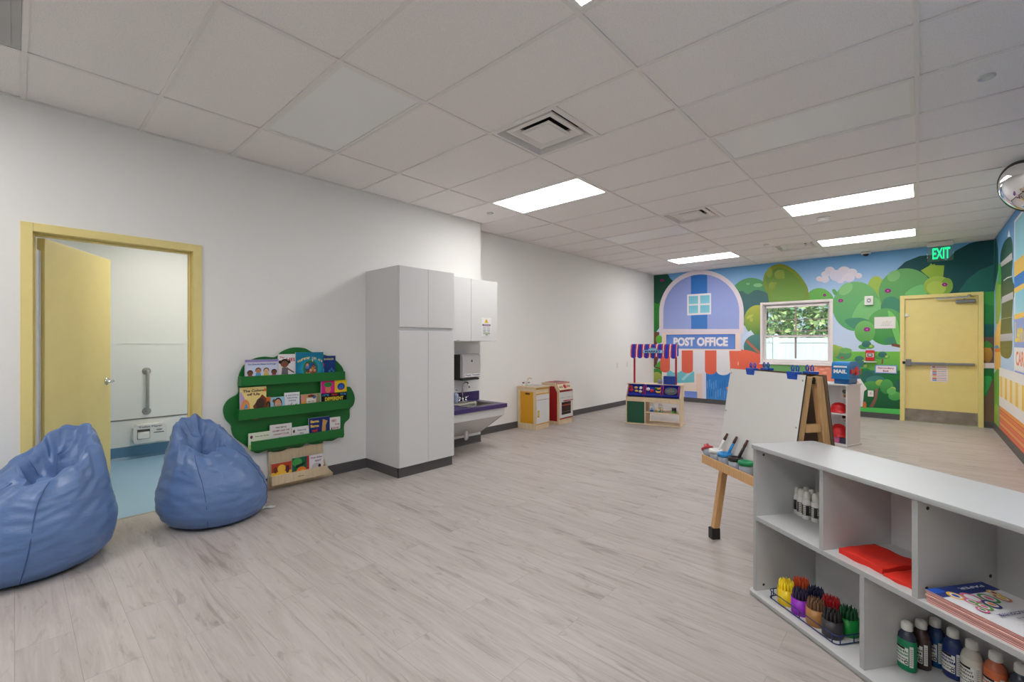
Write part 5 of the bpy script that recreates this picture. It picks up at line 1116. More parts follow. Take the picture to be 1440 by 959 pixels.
# ------------------------------------------------------------------ market stand
MA = rad(14)
mk = thing('market_stand', 'toy market stand in birch under a red and blue striped awning', 'market stand', (-3.602, 6.854, 0), MA)
MW, MD = .855, .40
side = [(0, .018), (0, .42), (.0, .455), (.155, .635), (MD, .635), (MD, .018)]
b = MB(); b.box(-.012, MW + .012, -.012, MD + .012, 0, .018); b.build('base', PLY, mk, bevel=.003)
for x in (0, MW - .018): b = MB(); b.prism(side, (x, 0, 0), Y3, Z3, .018); b.build('side_panel', PLY, mk, bevel=.002)
b = MB(); b.box(-.012, MW + .012, .135, MD + .012, .637, .655); b.build('counter', PLY, mk, bevel=.003)
b = MB(); b.box(.019, MW - .019, .002, .018, .372, .445); b.box(.019, MW - .019, .018, MD - .005, .372, .386); b.build('front_rail', PLY, mk, bevel=.002)
b = MB(); b.box(.30, .316, .004, MD, .018, .372); b.build('divider', PLY, mk)
b = MB(); b.box(.316, MW - .018, .02, MD, .195, .208); b.build('shelf', PLY, mk)
b = MB(); b.box(.019, .299, .004, .016, .02, .370); tag(b.build('door', mat('dark_green_paint', (24, 84, 58), .5, bump=.02), mk, bevel=.002), 'dark green door panel')
b = MB(); b.box(.018, MW - .018, .30, .312, .39, .637); b.build('back_panel', PLY, mk)
# three fabric bins on the slope
BINB = mat('bin_blue_fabric', (30, 52, 168), .75, bump=.25, bscale=60, var=.10, vscale=10); BINR = mat('bin_red_trim', (206, 34, 62), .7, bump=.1)
sl = Vector((0, .155, .18)).normalized()          # up the slope
sn = Vector((0, -.18, .155)).normalized()         # out of the slope
U_ = X3
BO = Vector((0, .032, .452))
def bin_at(x0, x1, mesh):
    t_ = thing('market_bin', '', 'bin', (-3.602, 6.854, 0), MA, 'fabric bins on the market stand')
    b = MB(); Lh, dp = .218, .045
    def q(u, v, w): return BO + U_ * u + sl * v + sn * w
    def slab(u0, u1, v0, v1, w0, w1, mi=0):
        a = [b.v(q(u, v, w)) for u, v, w in ((u0, v0, w0), (u1, v0, w0), (u1, v1, w0), (u0, v1, w0), (u0, v0, w1), (u1, v0, w1), (u1, v1, w1), (u0, v1, w1))]
        for k in ((3, 2, 1, 0), (4, 5, 6, 7), (0, 1, 5, 4), (1, 2, 6, 5), (2, 3, 7, 6), (3, 0, 4, 7)): b.f([a[i] for i in k], mi)
    slab(x0, x1, .0, Lh, .0, .006); slab(x0, x1, 0, .014, .006, dp); slab(x0, x1, Lh - .014, Lh, .006, dp); slab(x0, x0 + .012, .014, Lh - .014, .006, dp); slab(x1 - .012, x1, .014, Lh - .014, .006, dp)
    b.build('tray', BINB, t_, bevel=.004)
    b = MB(); P_ = [q(x0 + .006, .006, dp + .002), q(x1 - .006, .006, dp + .002), q(x1 - .006, Lh - .006, dp + .002), q(x0 + .006, Lh - .006, dp + .002)]
    b.tube(P_, .0065, 8, closed=True); b.build('rim', BINB, t_)
    b = MB(); b.tube([q(x0 + .014, .014, dp - .002), q(x0 + .014, Lh - .014, dp - .002)], .0075, 8); b.build('piping', BINR, t_)
    b = MB(); b.tube([q(x1 - .014, .014, dp - .002), q(x1 - .014, Lh - .014, dp - .002)], .0075, 8); b.build('piping', BINR, t_)
    return t_, q
MM = Matrix.Translation((-3.602, 6.854, 0)) @ Matrix.Rotation(MA, 4, 'Z')
foods = [[('tomato', (214, 40, 44), .028, .06, .10, 'red toy tomato', 1), ('apple', (176, 60, 66), .027, .045, .165, 'dark red toy apple', 1), ('bread_roll', (222, 180, 90), .030, .125, .15, 'golden toy bread roll', .7), ('cheese', (236, 200, 70), .028, .14, .085, 'yellow toy cheese', .7), ('egg', (240, 236, 230), .026, .20, .15, 'white toy egg', 1.25), ('onion', (226, 206, 180), .028, .205, .075, 'pale toy onion', .9)],
         [('milk_jug', (240, 238, 238), .030, .05, .13, 'white toy milk jug', 1.3), ('pepper', (210, 34, 50), .030, .115, .10, 'red toy pepper', 1.2), ('cucumber', (46, 120, 60), .022, .17, .15, 'green toy cucumber', 1.6), ('banana', (244, 206, 50), .026, .205, .16, 'yellow toy banana at the back', .8), ('banana', (244, 206, 50), .026, .215, .09, 'yellow toy banana at the front', .8)], []]
BL = ['blue bin of toy bread, fruit and eggs, left on the market stand', 'blue bin of toy bananas and red peppers, middle of the market stand', 'blue bin with a grey mesh bag, right on the market stand']
for i, (x0, x1) in enumerate(((.022, .288), (.294, .560), (.566, .832))):
    t_, q = bin_at(x0, x1, None); tag(t_, BL[i])
    for (nm, col, r, u, v, lab, st) in foods[i]:
        p_ = MM @ q(x0 + u, v, .006 + r); b = MB(); b.ball((0, 0, 0), r * .98, r * .98, r * min(1, st)) if nm != 'banana' else b.tube([(-.045, .0, .012), (-.025, 0, -.004), (0, 0, -.010), (.025, 0, -.004), (.045, 0, .012)], [.006, .013, .015, .013, .006], 10)
        tag(b.build(nm, mat('toy_' + nm, col, .45, bump=.05, var=.04), loc=p_), lab + (' in the left market bin' if i == 0 else ' in the middle market bin'), 'toy food')
t_ = thing('mesh_bag', 'grey mesh bag of toy food in the right market bin', 'bag', MM @ (BO + U_ * .70 + sl * .11 + sn * .024), MA)
b = MB(); M3 = Matrix((U_, sl, sn)).transposed()
b.lathe([(0, -.014), (.5, -.012), (.9, 0), (1.0, .006), (.85, .014), (.4, .018), (0, .018)], 26, M=M3 @ Matrix.Diagonal((.10, .075, 1)))
b.build('bag', mat('grey_mesh', (116, 122, 126), .8, bump=.8, bscale=120, var=.4, vscale=70), t_)
b = MB(); b.tube([M3 @ Vector((.07 * cos(k * pi / 8), .05 * sin(k * pi / 8), .021)) for k in range(16)], .003, 6, closed=True); b.build('cord', BLACK, t_)
# groceries on the shelf
def grocery(name, u, lab, build):
    t_ = thing(name, lab, 'toy grocery', MM @ Vector((u, .10, .2085)), MA); build(t_)
def milk(t_):
    b = MB(); b.box(-.028, .028, -.028, .028, 0, .085); b.lathe([(.036, .085), (.018, .108), (.014, .115), (.014, .125)], 4, M=Matrix.Rotation(pi / 4, 3, 'Z'), smooth=False); s_ = Sheet(b, (0, -.028, 0), X3, Z3); s_.rect(-.027, .027, 0, .034, (40, 90, 180)); s_.oval(0, .052, .018, .016, (120, 170, 220)); b.build('carton', WPLAS, t_)
    b = MB(); b.lathe([(.016, .125), (.016, .14)], 14); b.build('cap', WPLAS, t_)
def juice(t_):
    b = MB(); b.box(-.032, .032, -.030, .030, 0, .085); b.prism([(-.030, .085), (.030, .085), (.004, .115), (.004, .13), (-.004, .13), (-.004, .115)], (-.032, 0, 0), Y3, Z3, .064); s_ = Sheet(b, (0, -.030, 0), X3, Z3); s_.rect(-.031, .031, .0, .014, (60, 140, 70)); s_.oval(-.006, .058, .018, .012, (240, 170, 40)); s_.oval(.010, .04, .014, .012, (230, 130, 40)); s_.rect(-.022, .022, .018, .028, (60, 140, 70)); s_.rect(-.026, .026, .074, .082, (60, 140, 70)); b.build('carton', WPLAS, t_)
def can(t_):
    b = MB(); b.lathe([(.034, 0), (.034, .036)], 24, (0, 0, 0), 0); b.lathe([(.034, .036), (.034, .082)], 24, (0, 0, 0), 1); b.lathe([(.031, .082), (.035, .083), (.035, .088), (.030, .089), (.0, .088)], 24, (0, 0, 0), 2); b.build('can', [mat('can_green', (90, 176, 70), .4, bump=.01), mat('can_dark', (70, 54, 74), .4, bump=.01), STEEL], t_)
grocery('milk_bottle', .405, 'white and blue toy milk bottle on the market stand shelf', milk); grocery('juice_carton', .535, 'white toy carton with orange fruit on the market stand shelf', juice); grocery('food_can', .745, 'dark toy can with a green lower label on the market stand shelf', can)
# awning
b = MB()
for x in (.095, MW - .095): b = MB(); b.box(x - .014, x + .014, .20, .228, .656, 1.27); b.build('post', mat('post_red', (190, 20, 34), .45, bump=.02), mk, bevel=.002)
b = MB(); aw0, aw1 = .06, MW - .06; nst = 7; sw = (aw1 - aw0) / nst
AW = [mat('awning_blue', (30, 60, 190), .8, bump=.1), mat('awning_red', (206, 34, 46), .8, bump=.1), mat('awning_white', (238, 226, 226), .8, bump=.1)]
def stripe(x0, x1, mi):
    prof = [(.24, 1.30), (.14, 1.315), (.10, 1.29), (.06, 1.20)]
    for (y0, z0), (y1, z1) in zip(prof, prof[1:]): b.f([b.v((x0, y0, z0)), b.v((x0, y1, z1)), b.v((x1, y1, z1)), b.v((x1, y0, z0))], mi)
for i in range(nst):
    x = aw0 + i * sw
    for a, c_, mi in ((0, .09, 2), (.09, .26, 1), (.26, .74, 0), (.74, .91, 1), (.91, 1, 2)): stripe(x + sw * a, x + sw * c_, mi)
    for a, c_, mi in ((0, .09, 2), (.09, .26, 1), (.26, .74, 0), (.74, .91, 1), (.91, 1, 2)):
        n__ = 4; top = []; bot = []
        for k in range(n__ + 1):
            u = a + (c_ - a) * k / n__; top.append((x + sw * u, .06, 1.20)); bot.append((x + sw * u, .052, 1.135 - .055 * max(0, 1 - (2 * u - 1) ** 2) ** .5))
        for k in range(n__): b.f([b.v(top[k]), b.v(bot[k]), b.v(bot[k + 1]), b.v(top[k + 1])], mi)
for x in (aw0, aw1):
    b.f([b.v(p_) for p_ in ((x, .24, 1.30), (x, .14, 1.315), (x, .10, 1.29), (x, .06, 1.20), (x, .06, 1.12), (x, .24, 1.12))], 0)
o = b.build('awning', AW, mk); md = o.modifiers.new('thick', 'SOLIDIFY'); md.thickness = .003
tag(o, 'striped awning of red, white and blue cloth')
b = MB(); cl_ = [(-.155, -.026), (.155, -.026), (.165, 0), (.155, .024), (.075, .026), (.06, .05), (.02, .062), (-.02, .062), (-.06, .05), (-.075, .026), (-.155, .024), (-.165, 0)]
b.prism(cl_, (MW / 2, .032, 1.195), X3, Z3, .006); s_ = Sheet(b, (MW / 2, .026, 1.195), X3, Z3, eps=.0008)
s_.poly([(x * .93, z * .86) for x, z in cl_], (170, 214, 240)); s_.text('MARKET', 0, 0, .034, (30, 60, 120), w=.25, bold=.04); s_.text('TOY', 0, .042, .014, (70, 110, 170), w=.06)
b.build('market_sign', mat('sign_blue', (96, 156, 210), .5, bump=.01), mk)
t_ = thing('toy_register', 'dark blue toy cash register box behind the red post on the market stand', 'register', MM @ Vector((.665, .245, .6555)), MA)
b = MB(); b.prism([(-.075, 0), (.075, 0), (.075, .115), (.03, .135), (-.075, .135)], (-.095, 0, 0), Y3, Z3, .19); b.build('body', mat('register_blue', (20, 62, 150), .4, bump=.02), t_, bevel=.004)
b = MB(); b.box(-.09, .09, .0765, .084, .01, .04); b.build('drawer', mat('register_drawer', (30, 78, 170), .4, bump=.02), t_, bevel=.002)
t_ = thing('toy_scanner', 'small lavender grey toy scanner on the market counter left of the register', 'scanner', MM @ Vector((.505, .26, .6555)), MA)
b = MB(); b.prism([(-.03, 0), (.03, 0), (.03, .035), (.0, .075), (-.03, .06)], (-.03, 0, 0), Y3, Z3, .06); b.build('body', mat('lavender_plastic', (150, 158, 186), .45, bump=.02), t_, bevel=.004)
b = MB(); b.box(-.02, .02, -.034, -.031, .01, .03); b.build('key_pad', GREY, t_)

# ------------------------------------------------------------------ easel
# frame of the easel: u along its width, nf out of its front
eu = Vector((.763, -.647, 0)); en = Vector((-.647, -.763, 0)); EA = math.atan2(eu.y, eu.x)
EO = Vector((-.943, 3.3785, 0))        # under the left end of the top edge
EW, ET, LEAN, BLEAN = .665, 1.157, .181, .15
ez = thing('easel', 'two-sided wooden children\'s easel with a white dry-erase board', 'easel', EO, EA)
# local: x along width, y = back (minus front), z up
def front_y(z): return -LEAN * (1 - z / ET)
def back_y(z): return .060 + BLEAN * (1 - z / ET)
def leg(x, fy, s_):
    b = MB(); w, d = .040, .043
    P_ = [(x - w / 2, fy(.0)), (x + w / 2, fy(.0))]
    def sec(z): y = fy(z); return [(x - w / 2, y - d * .5, z), (x + w / 2, y - d * .5, z), (x + w / 2, y + d * .5, z), (x - w / 2, y + d * .5, z)]
    a, c_ = [b.v(p_) for p_ in sec(.055)], [b.v(p_) for p_ in sec(ET - .01)]
    b.f(a[::-1]); b.f(c_)
    for k in range(4): b.f([a[k], a[(k + 1) % 4], c_[(k + 1) % 4], c_[k]])
    o = b.build('leg', PINE, ez, bevel=.003)
    b = MB(); y = fy(.03); b.box(x - .024, x + .024, y - .030, y + .030, 0, .075); b.build('rubber_foot', BLACK, o, bevel=.004)
for x in (.030, EW - .034):
    leg(x, front_y, -1); leg(x, back_y, 1)
def slope_panel(x0, x1, z0, z1, fy, off0, off1, name, mats, bevel=.002, par=None, edge=False):
    b = MB()
    def q(x, z, o_): return (x, fy(z) + o_, z)
    a = [b.v(q(x, z, o_)) for x, z, o_ in ((x0, z0, off0), (x1, z0, off0), (x1, z0, off1), (x0, z0, off1), (x0, z1, off0), (x1, z1, off0), (x1, z1, off1), (x0, z1, off1))]
    for i, k in enumerate(((3, 2, 1, 0), (4, 5, 6, 7), (0, 1, 5, 4), (1, 2, 6, 5), (2, 3, 7, 6), (3, 0, 4, 7))): b.f([a[j] for j in k], 1 if edge and i != 2 and i != 4 else 0)
    return b.build(name, mats, par or ez, bevel=bevel)
EDG = mat('dark_edge_band', (60, 54, 50), .5, bump=.01)
slope_panel(0, EW, .53, ET, front_y, -.0345, -.0258, 'dry_erase_board', [mat('dry_erase_white', (216, 214, 211), .25, bump=.005), EDG], 0, edge=True)
slope_panel(0, EW, .53, ET, back_y, .0258, .031, 'rear_board', [mat('hardboard_brown', (112, 92, 76), .7, bump=.02), EDG], 0, edge=True)
for x in (.012, EW - .018):
    for z in (ET - .03, .87, .62):
        b = MB(); b.lathe([(.006, 0), (.006, .002), (.0, .003)], 12, (x + .002, front_y(z) - .0347, z), M=Matrix.Rotation(pi / 2, 3, 'X')); b.build('screw', STEEL, ez)
for x in (.030, EW - .034):
    b = MB(); z = .86; b.box(x - .018, x + .018, front_y(z) + .0258, back_y(z) - .0258, z - .022, z + .022); b.build('cross_brace', PINE, ez, bevel=.003)
    b = MB(); b.box(x - .02, x + .02, .0255, .0345, ET - .05, ET - .012); b.tube([(x - .024, .028, ET - .03), (x + .024, .028, ET - .03)], .006, 8); b.build('hinge', BLACK, ez)
def tray(fy, sg, name):
    z0, z1 = .512, .568; yb = fy(.54) + sg * .036; yf = yb + sg * .118
    b = MB()
    def bx(x0, x1, ya, yb_, za, zb_): b.box(x0, x1, min(ya, yb_), max(ya, yb_), za, zb_)
    bx(.0, EW, yf - sg * .014, yf, z0, z1); bx(0, EW, yb, yb + sg * .012, z0, z1 - .02); bx(0, EW, yb + sg * .012, yf - sg * .014, z0, z0 + .010); bx(EW - .014, EW, yb + sg * .012, yf - sg * .014, z0 + .01, z1)
    return b.build(name, PINE, ez, bevel=.002), yb, yf
tr_, tyb, tyf = tray(front_y, -1, 'front_tray'); tray(back_y, 1, 'back_tray')
ME = Matrix.Translation(EO) @ Matrix.Rotation(EA, 4, 'Z'); ym = (tyb + tyf) / 2 - .001
CUPG = mat('cup_grey', (150, 156, 166), .25, bump=.01)
def paint_cup(u, col, lab, brush):
    mcol = mat('lid_%d_%d_%d' % col, col, .35, bump=.01)
    t_ = thing('paint_cup', lab, 'cup', ME @ Vector((u, ym, .5225)), EA, 'spill-proof paint cups in the easel tray')
    b = MB(); b.lathe([(.034, 0), (.036, .004), (.041, .078)], 24); b.build('cup', CUPG, t_)
    b = MB(); b.lathe([(.0435, .074), (.0445, .092), (.041, .097), (.030, .097), (.018, .084), (.016, .079)], 24); b.build('lid', mcol, t_)
    if brush:
        d = Vector((.10, -.0, .16)).normalized()
        p0 = ME @ Vector((u - .002, ym + .0, .5235 + .045)); p0 = Vector(p0)
        t2 = thing('paint_brush', brush, 'brush', p0, EA, 'paint brushes standing in the cups')
        dl = Vector((.10, .40, .86)).normalized()
        b = MB(); b.tube([dl * .02, dl * .10, dl * .125], [.0085, .0095, .008], 10); b.build('handle', mcol, t2)
        b = MB(); b.tube([dl * .1255, dl * .140, dl * .175], [.0085, .0095, .007], 10); b.build('bristles', mat('bristle_brown', (84, 54, 46), .8, bump=.3, bscale=200), t2)
paint_cup(.075, (232, 230, 228), 'white-lidded paint cup in the easel tray', 'white paint brush standing in the white-lidded cup')
paint_cup(.175, (40, 140, 206), 'blue-lidded paint cup in the easel tray', 'blue paint brush standing in the blue-lidded cup')
paint_cup(.282, (34, 32, 36), 'black-lidded paint cup in the easel tray', 'black paint brush standing in the black-lidded cup')
paint_cup(.385, (18, 140, 84), 'green-lidded paint cup in the easel tray, partly hidden by the low shelf', None)
# red-lidded cup lying at the tray's open end
t_ = thing('paint_cup', 'red-lidded grey paint cup tipped over the left end of the easel tray', 'cup', ME @ Vector((-.022, ym - .0, .594)), EA)
dr = Matrix.Rotation(rad(-32), 3, 'Y')
b = MB(); b.lathe([(.030, -.048), (.032, -.044), (.036, .0)], 22, M=dr); b.build('cup', CUPG, t_)
b = MB(); b.lathe([(.040, .0005), (.040, .014), (.030, .018), (.018, .026), (.017, .038), (.0, .042)], 22, M=dr); b.build('lid', mat('lid_red', (176, 36, 40), .35, bump=.01), t_)
def clip_at(u, fy, sg, lab):
    y = fy(ET); t_ = thing('bulldog_clip', lab, 'clip', ME @ Vector((u, y, ET)), EA, 'blue clips on the easel')
    b = MB(); w = .036
    for q in ([(.0360, -.030), (.039, -.030), (.048, .010), (.044, .010)], [(.048, .010), (.048, .014), (.006, .014), (.006, .010)], [(.0065, .0015), (.010, .0015), (.010, .010), (.0065, .010)]):
        b.prism([(sg * y_, z_) for y_, z_ in q], (-w, 0, 0), Y3, Z3, 2 * w)
    for x_ in (-w, w - .002): b.prism([(sg * y_, z_) for y_, z_ in ((.036, .0015), (.010, .0015), (.008, .012), (.046, .012), (.041, -.026), (.036, -.026))], (x_, 0, 0), Y3, Z3, .002)
    b.build('body', mat('clip_blue', (28, 84, 190), .35, bump=.01), t_, bevel=.002)
    for s__ in (-1, 1):
        b = MB(); cx_ = s__ * .018
        b.tube([(cx_ - .005, sg * .020, .016), (cx_ - .011, sg * .020, .036), (cx_, sg * .020, .050), (cx_ + .011, sg * .020, .036), (cx_ + .005, sg * .020, .016)], .0036, 8); b.build('wire_loop', mat('clip_blue', (28, 84, 190)), t_)
clip_at(.21, front_y, -1, 'blue clip on the front left of the easel top'); clip_at(.57, front_y, -1, 'blue clip on the front right of the easel top')
clip_at(.20, back_y, 1, 'blue clip on the back left of the easel top, behind the front clip'); clip_at(.56, back_y, 1, 'blue clip on the back right of the easel top, behind the front clip')

# ------------------------------------------------------------------ white cabinet with the mailbox
wv = Vector((.337, .942, 0)); wu = Vector((.942, -.337, 0)); WA = math.atan2(wu.y, wu.x)
WW, WD, WH = .62, .325, .80
wc = thing('open_cabinet', 'narrow white open cabinet behind the easel, with a blue mailbox on top', 'cabinet', Vector((-.682, 7.206, 0)) - wu * WW, WA)
b = MB()
b.box(0, .018, 0, WD, .018, WH - .02); b.box(WW - .018, WW, 0, WD, .018, WH - .02); b.box(-.012, WW + .012, -.03, WD + .01, 0, .018); b.box(.018, WW - .018, WD - .016, WD, .018, WH - .02)
b.build('carcass', WHITE, wc, bevel=.002)
b = MB(); b.box(-.01, WW + .015, -.025, WD + .01, WH - .02, WH); b.build('top', WHITE, wc, bevel=.003)
b = MB(); b.box(.018, WW - .018, .0, WD - .016, .395, .413); b.build('shelf', WHITE, wc, bevel=.002)
def card(z0, z1, lab, shapes):
    b = MB(); b.box(-.09, .09, 0, .003, z0, z1); s_ = Sheet(b, (0, 0, 0), X3, Z3); shapes(s_)
    o = b.build('picture_card', WPLAS, loc=Vector((-.682, 7.206, 0)) - wu * .135 + wv * (WD - .0205), rot=(0, 0, WA)); tag(o, lab, 'card')
card(.58, .76, 'white card with a flower pot and a red car inside the open cabinet, upper', lambda s: (s.rect(-.09, .09, .58, .76, (236, 232, 232)), s.poly([(-.055, .64), (-.015, .64), (-.020, .60), (-.05, .60)], (200, 140, 70)), s.oval(-.045, .68, .022, .022, (120, 110, 90)), s.oval(-.02, .69, .02, .02, (90, 130, 170)), s.oval(-.035, .66, .022, .014, (90, 130, 80)), s.oval(.045, .67, .032, .016, (176, 40, 44)), s.rect(.02, .06, .61, .616, (140, 130, 130))))
card(.25, .385, 'white card with dark fruit shapes under the shelf of the open cabinet', lambda s: (s.rect(-.09, .09, .25, .385, (236, 230, 230)), s.oval(-.05, .335, .022, .022, (60, 30, 30)), s.oval(-.02, .34, .018, .024, (90, 50, 30)), s.oval(.0, .33, .014, .02, (50, 60, 50)), s.oval(.045, .335, .016, .026, (30, 30, 34)), s.rect(-.05, .05, .28, .286, (120, 110, 110))))
for z, lab, k in ((.4135, 'red toy fire helmet on the upper shelf of the open cabinet', 1.0), (.0985, 'red toy helmet on the bottom of the open cabinet above pink and blue toys', 1.25)):
    t_ = thing('toy_helmet', lab, 'helmet', Vector((-.682, 7.206, z)) - wu * .155 + wv * .13, WA)
    b = MB(); b.lathe([(.118, 0), (.122, .012), (.105, .018), (.100, .05 * k), (.085, .088 * k), (.05, .115 * k), (0, .122 * k)], 28, sx=1, sy=.92); b.build('shell', RED, t_)
    b = MB(); b.tube([(-.10, 0, .05 * k), (-.084, 0, .09 * k), (-.05, 0, .118 * k), (0, 0, .126 * k), (.05, 0, .118 * k), (.084, 0, .09 * k), (.10, 0, .05 * k)], .007, 8); b.build('crest', RED, t_)
for i, (nm, du, col, lab) in enumerate((('toy_box', -.075, (60, 110, 190), 'small blue toy box under the lower red helmet'), ('toy_box', .0, (214, 110, 160), 'small pink toy box under the lower red helmet'), ('toy_box', .075, (60, 60, 90), 'small dark toy box under the lower red helmet'))):
    t_ = thing(nm, lab, 'toy', Vector((-.682, 7.206, .0185)) - wu * (.155 - du) + wv * .12, WA)
    mm = mat('toy_box_%d' % i, col, .45, bump=.02); b = MB(); b.box(-.034, .034, -.06, .06, 0, .055); b.build('box', mm, t_, bevel=.005); b = MB(); b.box(-.036, .036, -.062, .062, .0555, .078); b.build('lid', mm, t_, bevel=.005)
MB_A = WA + rad(4)
t_ = thing('toy_mailbox', 'blue toy mailbox with white lettering and a red flag on the white open cabinet', 'mailbox', Vector((-.682, 7.206, WH)) - wu * .085 + wv * .14, MB_A)
MBL = mat('mailbox_blue', (20, 118, 186), .35, bump=.02)
w2, d0, d1 = .098, -.155, .155
prof = [(d0, .07), (d1, .07)] + [(d1 - .085 + .085 * cos(a), .205 + .085 * sin(a)) for a in [k * pi / 16 for k in range(9)]] + [(d0 + .055 + .055 * cos(a), .235 + .055 * sin(a)) for a in [pi / 2 + k * pi / 16 for k in range(9)]]
b = MB(); b.prism(prof, (-w2, 0, 0), Y3, Z3, 2 * w2); b.box(-w2 - .006, w2 + .006, d0 - .006, d1 + .006, .064, .082)
s_ = Sheet(b, (0, d0, 0), X3, Z3, eps=.0008); s_.rect(-.075, .075, .215, .236, (238, 240, 240)); s_.text('MAIL', 0, .165, .050, (238, 240, 240), w=.15, bold=.05)
b.build('body', MBL, t_, bevel=.006)
b = MB(); b.box(-.085, .085, d0 + .035, d1 - .035, .012, .064); b.box(-.085, .085, d0 + .035, d0 + .09, 0, .012); b.box(-.085, .085, d1 - .09, d1 - .035, 0, .012); b.build('base', mat('mailbox_base', (26, 106, 178), .4, bump=.02), t_, bevel=.004)
b = MB(); st = [((.062 if k % 2 == 0 else .034) * cos(k * pi / 5 + .3), (.062 if k % 2 == 0 else .034) * sin(k * pi / 5 + .3)) for k in range(10)]
b.prism([(u + .03, v + .165) for u, v in st], (w2 + .002, 0, 0), Y3, Z3, .022); b.prism([(-.12, .135), (.0, .15), (.0, .185), (-.12, .195)], (w2 + .002, 0, 0), Y3, Z3, .016); b.build('flag', RED, t_, bevel=.004)

# ------------------------------------------------------------------ low white shelf in the foreground
SO = Vector((-.655, 2.648, 0)); SA = rad(-36.5)
su, sn_ = Vector((cos(SA), sin(SA), 0)), Vector((-sin(SA), cos(SA), 0))
EDGE2 = mat('shelf_edge_band', (168, 170, 171), 0.5, var=0.03)
SHW = mat('shelf_white', (205, 205, 206), 0.40, bump=.01, bscale=300)
MS = Matrix.Translation(SO) @ Matrix.Rotation(SA, 4, 'Z')
SW, SD, SH = 1.205, .385, .797
Z1, Z2 = .025, .420                       # tops of the bottom board and of the middle shelf
ls = thing('low_shelf', 'long low white shelf unit with grey edges in the foreground at right', 'shelf', SO, SA)
def panel(name, x0, x1, y0, y1, z0, z1, front=True, ends=False, cut=0):
    """white board with a grey banded front edge"""
    b = MB(); b.box(x0, x1, y0 + .0012, y1, z0, z1); b.box(x0, x1, y0, y0 + .0012, z0, z1, 1)
    return b.build(name, [SHW, EDGE2], ls, bevel=.0012)
def board_with_corner(name, z0, z1, ov, r=.045):
    pts = []
    for cx_, cy_, a0 in ((SW + ov - r, -ov + r, 270), (SW + ov - r, SD + ov * .3 - r, 0), (-ov + r, SD + ov * .3 - r, 90), (-ov + r, -ov + r, 180)):
        for k in range(7): a = rad(a0 + k * 15); pts.append((cx_ + r * cos(a), cy_ + r * sin(a)))
    b = MB(); a = [b.v((x, y, z0)) for x, y in pts]; c_ = [b.v((x, y, z1)) for x, y in pts]; n_ = len(pts)
    b.f(a[::-1]); b.f(c_)
    for i in range(n_): b.f([a[i], a[(i + 1) % n_], c_[(i + 1) % n_], c_[i]], 1, True)
    return b.build(name, [SHW, EDGE2], ls, bevel=.0015)
board_with_corner('top', SH - .021, SH, .010, .022); board_with_corner('bottom', .004, Z1, .018, .03)
for x in (0, SW - .02): panel('end_panel', x, x + .02, .004, SD, Z1, SH - .021)
panel('middle_shelf', .02, SW - .02, .004, SD - .012, Z2 - .021, Z2)
for x in (.401, .785): panel('upper_divider', x, x + .02, .006, SD - .012, Z2, SH - .021)
panel('lower_divider', .588, .608, .006, SD - .012, Z1, Z2 - .021)
b = MB(); b.box(.02, SW - .02, SD - .012, SD, Z1, SH - .021); b.build('back_panel', SHW, ls)
for x, y, z in ((.0202, .05, SH - .055), (.0202, .05, Z1 + .03), (.8052, .05, SH - .055), (.8052, .045, Z2 + .035), (.8052, .34, Z2 + .05)):
    b = MB(); b.lathe([(.0065, 0), (.0065, .0012), (.003, .0006), (0, .0004)], 14, (x, y, z), M=Matrix.Rotation(pi / 2, 3, 'Y')); b.build('screw_cap', mat('screw_dark', (74, 68, 58), .5, .4, var=.1), ls)
for x0 in (.70, 1.07):
    b = MB(); [b.box(x0 + k * .035, x0 + k * .035 + .016, SD - .0128, SD - .012, SH - .085, SH - .082) for k in range(2)]; b.build('staple', GREY, ls)
def loc(x, y, z): return MS @ Vector((x, y, z))
def s_of(v): q = MS.inverted() @ v; return q

# crayon caddy: a wire rack with eight round cups of chunky crayons
cups = []
fr = [on_z(x, y, Z1 + .002) for x, y in ((1103.5, 847.6), (1124.6, 860.5), (1147.8, 874.7), (1173.3, 892.4))]
f0, f3 = s_of(fr[0]), s_of(fr[3])
PITCH = (f3.x - f0.x) / 3; FYL = (f0.y + f3.y) / 2
CR = PITCH * .475
COLS = [('yellow', (240, 206, 20), (246, 214, 30)), ('purple', (150, 40, 190), (40, 28, 60)), ('brown', (170, 118, 64), (112, 78, 54)), ('black', (52, 50, 54), (34, 32, 34)),
        ('orange red', (206, 74, 30), (220, 84, 34)), ('navy', (28, 36, 84), (26, 32, 72)), ('red', (196, 20, 32), (200, 26, 36)), ('green', (20, 150, 62), (14, 84, 46))]
cad = thing('crayon_caddy', 'dark blue wire caddy holding eight cups of crayons on the bottom of the low shelf', 'caddy', loc(f0.x, FYL, Z1), SA)
x0, x1, y0, y1 = -CR - .024, 3 * PITCH + CR + .024, -CR - .008, PITCH + CR + .008
WIRE = mat('navy_wire', (34, 50, 110), .35, .2, bump=.01)
for z, nm in ((.040, 'upper_wire'), (.0045, 'lower_wire')):
    r = .02; P_ = []
    for cx_, cy_, a0 in ((x1 - r, y1 - r, 0), (x0 + r, y1 - r, 90), (x0 + r, y0 + r, 180), (x1 - r, y0 + r, 270)):
        for k in range(5): a = rad(a0 + 22.5 * k); P_.append((cx_ + r * cos(a), cy_ + r * sin(a), z))
    b = MB(); b.tube(P_, .0024, 8, closed=True); b.build(nm, WIRE, cad)
for x, y in ((x0, y0 + .03), (x0, y1 - .03), (x1, y0 + .02), (x1, (y0 + y1) / 2), (x1, y1 - .02), (x1 - .02, y0), (x0 + .02, y0), (PITCH * 1.5, y0), (PITCH * 1.5, y1)):
    b = MB(); b.tube([(x, y, .0045), (x, y, .040)], .0024, 8); b.build('upright_wire', WIRE, cad)
